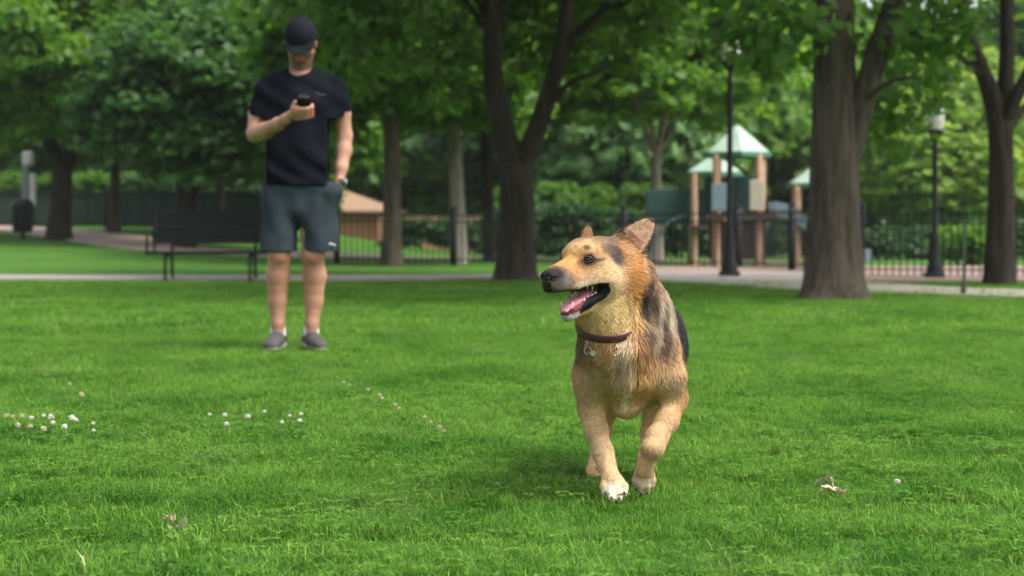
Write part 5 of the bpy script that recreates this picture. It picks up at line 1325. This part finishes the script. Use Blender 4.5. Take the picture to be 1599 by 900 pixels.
    def at_ang(pxx, o):
        best = min(range(n_), key=lambda i: abs((799.5+FPX*((CC+(u1*math.cos(2*math.pi*i/n_)+u2*math.sin(2*math.pi*i/n_))*ctr[i])[0])/((CC+(u1*math.cos(2*math.pi*i/n_)+u2*math.sin(2*math.pi*i/n_))*ctr[i])[1]))-pxx) + (1000 if (CC+(u1*math.cos(2*math.pi*i/n_)+u2*math.sin(2*math.pi*i/n_))*ctr[i])[1] > CC[1] else 0))
        a = 2*math.pi*best/n_; dr = u1*math.cos(a)+u2*math.sin(a); return CC-base+dr*(ctr[best]+o), dr
    for px in (918, 960):
        c, dr = at_ang(px, .010); c = c-cn*.012
        ring(c+np.array((0, -.002, -.004)), .0075, .0012, (1, .3, 0)); ring(c+np.array((.003, -.006, -.018)), .0085, .0013, (.3, 1, 0))
    c, dr = at_ang(926, .012)
    rg = MB(); c = c+np.array((.0, -.012, -.030)); VD = [c+np.array((.0065*math.cos(t), yy, .0065*math.sin(t))) for yy in (0, .0014) for t in np.linspace(0, 2*math.pi, 19)[:-1]]; rg.add(VD, [tuple(range(18)), tuple(range(35, 17, -1))]+[(i, i+18, (i+1) % 18+18, (i+1) % 18) for i in range(18)])
    rg.build('name_tag', m_metal, co, True)
    root.location.z = LIFT      # pads rest on the pressed-down turf
    return root, F
dog_root, dog_field = build_dog()
# ================================================================== grass
def mat_grass(name):
    m, N, L, b = mat_new(name)
    g = N.new('ShaderNodeNewGeometry'); at_ = N.new('ShaderNodeAttribute'); at_.attribute_name = 'Col'
    sep = N.new('ShaderNodeSeparateColor'); L.new(at_.outputs['Color'], sep.inputs[0])
    def noise(sc, det=3):
        n = N.new('ShaderNodeTexNoise'); n.inputs['Scale'].default_value = sc; n.inputs['Detail'].default_value = det; L.new(g.outputs['Position'], n.inputs['Vector']); return n
    n1 = noise(1.1); n2 = noise(4.5)
    add = N.new('ShaderNodeMath'); add.operation = 'MULTIPLY_ADD'; L.new(n2.outputs['Fac'], add.inputs[0]); add.inputs[1].default_value = .75; L.new(n1.outputs['Fac'], add.inputs[2])
    r = N.new('ShaderNodeValToRGB'); e = r.color_ramp.elements; e[0].position = .62; e[1].position = .98
    e[0].color = (.040, .146, .009, 1); e[1].color = (.108, .248, .028, 1); L.new(add.outputs[0], r.inputs['Fac'])
    mx = N.new('ShaderNodeMix'); mx.data_type = 'RGBA'; mx.blend_type = 'MULTIPLY'; mx.inputs['Factor'].default_value = 1
    c = N.new('ShaderNodeCombineColor')
    for i, (lo, hi) in enumerate(((.60, 2.35), (.68, 1.75), (.6, 2.3))):
        mr = N.new('ShaderNodeMapRange'); mr.inputs['To Min'].default_value = lo; mr.inputs['To Max'].default_value = hi; L.new(sep.outputs[0], mr.inputs['Value']); L.new(mr.outputs[0], c.inputs[i])
    L.new(r.outputs['Color'], mx.inputs['A']); L.new(c.outputs[0], mx.inputs['B'])
    dry = N.new('ShaderNodeMix'); dry.data_type = 'RGBA'; L.new(sep.outputs[1], dry.inputs['Factor']); L.new(mx.outputs['Result'], dry.inputs['A']); dry.inputs['B'].default_value = (.36, .33, .16, 1)
    n3 = noise(1.7, 5); pr = N.new('ShaderNodeMapRange'); pr.inputs['From Min'].default_value = .60; pr.inputs['From Max'].default_value = .76; pr.inputs['To Max'].default_value = .42; L.new(n3.outputs['Fac'], pr.inputs['Value'])
    th_ = N.new('ShaderNodeMix'); th_.data_type = 'RGBA'; L.new(pr.outputs[0], th_.inputs['Factor']); L.new(dry.outputs['Result'], th_.inputs['A']); th_.inputs['B'].default_value = (.235, .290, .115, 1); dry = th_
    L.new(dry.outputs['Result'], b.inputs['Base Color']); b.inputs['Roughness'].default_value = .6; b.inputs['Specular IOR Level'].default_value = .16
    t = N.new('ShaderNodeBsdfTranslucent'); hs = N.new('ShaderNodeHueSaturation'); hs.inputs['Value'].default_value = 1.5; L.new(dry.outputs['Result'], hs.inputs['Color']); L.new(hs.outputs[0], t.inputs['Color'])
    ms = N.new('ShaderNodeMixShader'); ms.inputs[0].default_value = .4; L.new(b.outputs[0], ms.inputs[1]); L.new(t.outputs[0], ms.inputs[2]); L.new(ms.outputs[0], N['Material Output'].inputs['Surface'])
    return m
m_grass = mat_grass('grass blades')
def grass_tile(rng, size, n, h, w, curl=1.0, clover=0):
    """a patch of curved blades, three segments each"""
    x = rng.uniform(-size/2, size/2, n); y = rng.uniform(-size/2, size/2, n)
    cl = vnoise(np.stack([x, y, np.zeros(n)], 1), 14, int(rng.integers(99)))
    tall = (rng.random(n) < .06)*rng.uniform(.3, .9, n); H_ = h*(rng.uniform(.45, 1.2, n)+tall)*(.6+.8*cl); a = rng.uniform(0, 2*math.pi, n); lean = (rng.uniform(.15, 1.15, n)+tall*.5)*curl
    d = np.stack([np.cos(a), np.sin(a), np.zeros(n)], 1); s = np.stack([-np.sin(a+rng.normal(0, .6, n)), np.cos(a), np.zeros(n)], 1)
    W = w*rng.uniform(.6, 1.3, n); p0 = np.stack([x, y, np.full(n, -.004)], 1)
    V = []; ts = (0, .38, .72, 1.0)
    for t in ts:
        off = d*(H_*lean*t**1.7)[:, None]; z = H_*(t-.45*lean*t*t*.9); c = p0+off; c[:, 2] += np.maximum(z, .002*t)
        if t < 1: ww = (W*(1-.45*t))[:, None]; V += [c-s*ww, c+s*ww]
        else: V += [c]
    V = np.stack(V, 1); i0 = (np.arange(n)*7)[:, None]
    q = np.concatenate([i0+np.array([[0, 1, 3, 2]]), i0+np.array([[2, 3, 5, 4]])]); t3 = i0+np.array([[4, 5, 6]])
    tint = rng.random(n)**2.2; dry = (rng.random(n) < .022)*rng.uniform(.3, .8, n)
    col = np.repeat(np.stack([tint, dry, tint], 1), 7, 0); V = V.reshape(-1, 3); Fq, Ft = [q], [t3]
    base = len(V)
    if clover:
        VV = []; CC_ = []
        for k in range(clover):
            cx, cy = rng.uniform(-size/2, size/2, 2); zz = rng.uniform(.018, .036); a0 = rng.uniform(0, 6.28); r = rng.uniform(.006, .011)
            for j in range(3):
                aa = a0+j*2.094; dd = np.array((math.cos(aa), math.sin(aa), 0)); ss = np.array((-dd[1], dd[0], 0)); c = np.array((cx, cy, zz))
                VV.append([c, c+dd*r+ss*r*.75+(0, 0, .002), c+dd*r*1.9+(0, 0, -.001), c+dd*r-ss*r*.75+(0, 0, .002)]); CC_ += [[rng.uniform(.1, .5), 0, 0]]*4
        VV = np.array(VV).reshape(-1, 3); m_ = len(VV)//4; Fq.append(base+np.arange(m_*4).reshape(-1, 4)); V = np.concatenate([V, VV]); col = np.concatenate([col, np.array(CC_)])
    return V, [np.concatenate(Fq), np.concatenate(Ft)], col
rng = np.random.default_rng(3)
def proto(size, n, h, w, curl, clover, k):
    V, F, col = grass_tile(rng, size, n, h, w, curl, clover); return bpy.data.objects.new('grass_patch', np_mesh('grass_patch', V, F, m_grass, col, smooth=False))
near_p = [proto(.56, 5200, .031, .0012, 1.15, c, i) for i, c in enumerate((0, 60, 110, 25))]
far_p = [proto(1.12, 5200, .042, .0026, 1.0, c, i) for i, c in enumerate((0, 150))]
def scatter(name, pts, yaw, scl, idx, protos):
    me = bpy.data.meshes.new(name); me.vertices.add(len(pts)); me.vertices.foreach_set('co', np.asarray(pts, np.float32).ravel())
    for nm, arr, ty in (('yaw', yaw, 'FLOAT'), ('scl', scl, 'FLOAT'), ('idx', idx, 'INT')):
        at_ = me.attributes.new(nm, ty, 'POINT'); at_.data.foreach_set('value', np.asarray(arr, np.int32 if ty == 'INT' else np.float32))
    ob = mobj(name, me); me.materials.append(m_grass)
    ng = bpy.data.node_groups.new(name, 'GeometryNodeTree'); ng.interface.new_socket('Geometry', in_out='INPUT', socket_type='NodeSocketGeometry'); ng.interface.new_socket('Geometry', in_out='OUTPUT', socket_type='NodeSocketGeometry')
    N = ng.nodes; L = ng.links; gi = N.new('NodeGroupInput'); go = N.new('NodeGroupOutput')
    g2i = N.new('GeometryNodeGeometryToInstance')
    for p_ in protos[::-1]:
        oi = N.new('GeometryNodeObjectInfo'); oi.inputs['Object'].default_value = p_; oi.inputs['As Instance'].default_value = True; L.new(oi.outputs['Geometry'], g2i.inputs[0])
    iop = N.new('GeometryNodeInstanceOnPoints'); iop.inputs['Pick Instance'].default_value = True
    def attr(nm, ty):
        a = N.new('GeometryNodeInputNamedAttribute'); a.data_type = ty; a.inputs['Name'].default_value = nm; return [o for o in a.outputs if o.enabled and o.name == 'Attribute'][0]
    mp = N.new('GeometryNodeMeshToPoints'); L.new(gi.outputs[0], mp.inputs['Mesh']); L.new(mp.outputs['Points'], iop.inputs['Points'])
    ji = N.new('GeometryNodeJoinGeometry')
    for l_ in list(L):
        if l_.to_node == g2i: sck = l_.from_socket; L.remove(l_); L.new(sck, ji.inputs[0])
    N.remove(g2i); L.new(ji.outputs[0], iop.inputs['Instance'])
    L.new(attr('idx', 'INT'), iop.inputs['Instance Index'])
    cx = N.new('ShaderNodeCombineXYZ'); L.new(attr('yaw', 'FLOAT'), cx.inputs['Z']); L.new(cx.outputs[0], iop.inputs['Rotation'])
    L.new(attr('scl', 'FLOAT'), iop.inputs['Scale']); L.new(iop.outputs[0], go.inputs[0])
    md = ob.modifiers.new('scatter', 'NODES'); md.node_group = ng
    return ob
def tiles(y0, y1, step, margin):
    out = []
    y = y0
    while y < y1:
        hw = .30*y*1.04+margin; x = -hw
        while x < hw: out.append((x, y)); x += step
        y += step
    return np.array(out)
def place(name, y0, y1, step, margin, protos):
    t = tiles(y0, y1, step, margin); n = len(t); t = t+rng.uniform(-.06, .06, (n, 2))*step
    z = gz(t[:, 0], t[:, 1]); mac = .5*vnoise(np.column_stack([t, np.zeros(n)]), .9, 8)+.5*vnoise(np.column_stack([t, np.zeros(n)]), 2.1, 18)
    scl = rng.uniform(.82, 1.15, n)*(.70+.62*mac)
    return scatter(name, np.column_stack([t, z]), rng.integers(0, 4, n)*math.pi/2+rng.normal(0, .12, n), scl, rng.integers(0, len(protos), n), protos)
g1 = place('grass', 1.6, 11.4, .46, 2.8, near_p); tag(g1, kind='stuff')
g2_ = place('grass', 11.5, 22.2, .9, 3.5, far_p); tag(g2_, kind='stuff')
# ------------------------------------------------ clover flowers
m_fl = mat_noise('white clover florets', (.60, .54, .46), (.80, .78, .72), 300, .7); m_flp = mat_noise('faded pinkish clover florets', (.44, .36, .22), (.64, .56, .38), 300, .7)
m_clover = mat_plain('clover leaf', (.045, .150, .018), .8, spec=.1); m_stem = mat_plain('green stem', (.07, .17, .03), .6)
def clover_flower(px, py, r, faded, label, group):
    r *= 1.15
    Y = FPX*(EYE-.055)/(py-HORIZ); x = (px-799.5)/FPX*Y
    rg = np.random.default_rng(int(px*7+py)); mb = MB(); hz = .055
    root = empty('clover_flower', (x, Y, 0)); tag(root, label, 'flower', group)
    st = MB(); st.tube([(0.01, 0, 0), (.004, 0, hz*.6), (0, 0, hz)], .0012, 5); st.build('stem', m_stem, root)
    for k in range(46):
        ph = math.acos(1-1.75*(k+.5)/46); a = k*2.39996; d = Vector((math.sin(ph)*math.cos(a), math.sin(ph)*math.sin(a), math.cos(ph)))
        L_ = r*rg.uniform(.60, .98); s = Vector((-math.sin(a), math.cos(a), 0))*r*.17; u = d.cross(s).normalized()*r*.12
        d.z *= .78; q = Vector((0, 0, hz)); mb.add([q+d*r*.25, q+d*L_*.8+s, q+d*L_+u*.5, q+d*L_*.8-s, q+d*L_*.75-u*1.6], [(0, 1, 2), (0, 2, 3), (0, 3, 4), (0, 4, 1), (1, 4, 3, 2)])
    mb.build('flower_head', m_flp if faded else m_fl, root)
    for k in range(3):
        lb = MB(); a0 = rg.uniform(0, 6.28); cx, cy, cz = rg.uniform(-.035, .035), rg.uniform(-.03, .03), rg.uniform(.018, .034)
        for j in range(3):
            aa = a0+j*2.094; dd = Vector((math.cos(aa), math.sin(aa), .15)); ss = Vector((-dd.y, dd.x, 0)); c = Vector((cx, cy, cz)); q_ = rg.uniform(.008, .012)
            lb.add([c, c+dd*q_*.8+ss*q_*.75, c+dd*q_*1.7+ss*q_*.5, c+dd*q_*1.7-ss*q_*.5, c+dd*q_*.8-ss*q_*.75], [(0, 1, 2, 3, 4)])
        lb.tube([(0, 0, 0), (cx*.7, cy*.7, cz*.6), (cx, cy, cz)], .0009, 4); lb.build('leaf', m_clover, root)
CG = 'clover flowers in the lawn'
LC = 'small white clover flower in the loose cluster on the lawn at the left edge'; LD = 'faded pinkish clover flower among the white ones at the left edge'; LM = 'small white clover flower in the lawn left of centre below the man'
ORD = ['first', 'second', 'third', 'fourth', 'fifth', 'sixth', 'seventh', 'eighth', 'ninth', 'tenth', 'eleventh']
for k, (px, py, r, f) in enumerate([(47, 654, .0105, 0), (66, 650, .009, 0), (77, 652, .0125, 0), (80, 661, .0095, 0), (98, 667, .0120, 0), (110, 653, .0130, 0), (116, 657, .010, 0)]):
    clover_flower(px, py, r, f, ORD[k]+' white clover from the left in the left edge cluster', CG)
for k, (px, py, r, f) in enumerate([(8, 650, .009, 1), (18, 651, .008, 1), (26, 665, .0115, 1), (32, 651, .010, 1), (45, 667, .0105, 1), (66, 671, .0115, 1)]):
    clover_flower(px, py, r, f, ORD[k]+' faded pinkish clover from the left, in the left edge cluster', CG)
for k, (px, py, r, f) in enumerate([(143, 662, .007, 0), (144, 673, .007, 0)]):
    clover_flower(px, py, r, f, ('tiny white clover flower just right of the left cluster, farther one', 'tiny white clover flower just right of the left cluster, nearer one')[k], CG)
for k, (px, py, r, f) in enumerate([(326, 648, .007, 0), (350, 649, .0095, 0), (352, 663, .0100, 0), (386, 651, .0115, 0), (412, 643, .007, 0), (439, 660, .008, 0), (451, 650, .007, 0), (467, 658, .0095, 0), (469, 647, .008, 0)]):
    clover_flower(px, py, r, f, ORD[k]+' white clover from the left, in the sparse row before the man', CG)
for k, (px, py, r, f) in enumerate([(536, 597, .008, 1), (545, 602, .007, 1), (574, 609, .008, 1), (592, 617, .009, 1), (596, 622, .007, 0), (617, 633, .008, 1), (622, 638, .007, 1), (662, 652, .009, 1), (672, 660, .007, 1), (686, 668, .010, 1), (692, 674, .008, 1)]):
    clover_flower(px, py, r, f, ORD[k]+' pale clover from the left, in the faint line running towards the dog', CG)
clover_flower(125, 617, .0135, 1, 'largest faded clover head standing alone above the white cluster at left', CG)
clover_flower(107, 600, .010, 1, 'single faded clover head farthest back at left', CG)
clover_flower(1404, 753, .0085, 0, 'tiny pale flower in the lawn at lower right', CG)
# dry leaf litter
m_dry = mat_noise('dry tan leaf', (.40, .31, .19), (.58, .48, .33), 80, .8, .3, 300)
def dry_leaf(px, py, L_, W, rz, label, seed, z=.028):
    Y = FPX*(EYE-z)/(py-HORIZ); x = (px-799.5)/FPX*Y; n, m = 9, 5; V = []
    for i in range(n):
        t = i/(n-1); w = W*math.sin(math.pi*min(t*.92+.06, 1))**.8
        for j in range(m):
            s = j/(m-1)*2-1; V.append(((t-.5)*L_, s*w/2, .010*s*s+.012*math.sin(3*t+seed)+.003*math.sin(17*t+9*s)))
    F = [(i*m+j, (i+1)*m+j, (i+1)*m+j+1, i*m+j+1) for i in range(n-1) for j in range(m-1)]
    V2 = [(a, b, c-.0008) for a, b, c in V]; k = len(V)
    mb = MB(); mb.add(V, F); mb.add(V2, [f[::-1] for f in F]); mb.tube([(-L_*.5, 0, .012*math.sin(seed)), (-L_*.72, .004, .0)], .0012, 5)
    o = mb.build('dry_leaf', m_dry, None, False, loc=(x, Y, z)); o.rotation_euler = (.25, -.2, rz); tag(o, label, 'leaf', 'dry leaves lying in the lawn')
dry_leaf(1288, 757, .050, .018, 2.3, 'curled dry leaf standing up in the lawn right of the dog', 1)
dry_leaf(1305, 768, .060, .026, .1, 'flat dry leaf lying just below the curled one right of the dog', 2, .020)
dry_leaf(264, 810, .022, .014, .5, 'small pale dry leaf in the lower left lawn', 3, .034)
dry_leaf(278, 822, .050, .011, -.5, 'long thin dry leaf just below the small pale one, lower left', 4, .024)
def straw(px, py, ptx, pty, label, mat, w=.003):
    Y = FPX*(EYE-.01)/(py-HORIZ); a = P(px, py, Y); b = P(ptx, pty, Y+.03); base = a.copy(); base[2] = 0; mb = MB(); mid = (a+b)/2+np.array((.004, 0, .003))
    mb.tube([a-base-np.array((0, 0, .02)), a-base, mid-base, b-base], [w*.8, w, w*.8, w*.2], 5)
    o = mb.build('grass_stalk', mat, None, True, loc=base); tag(o, label, 'grass stalk')
straw(134, 893, 118, 858, 'pale thick grass stalk standing at the bottom left', mat_plain('pale stalk', (.32, .38, .16), .6))
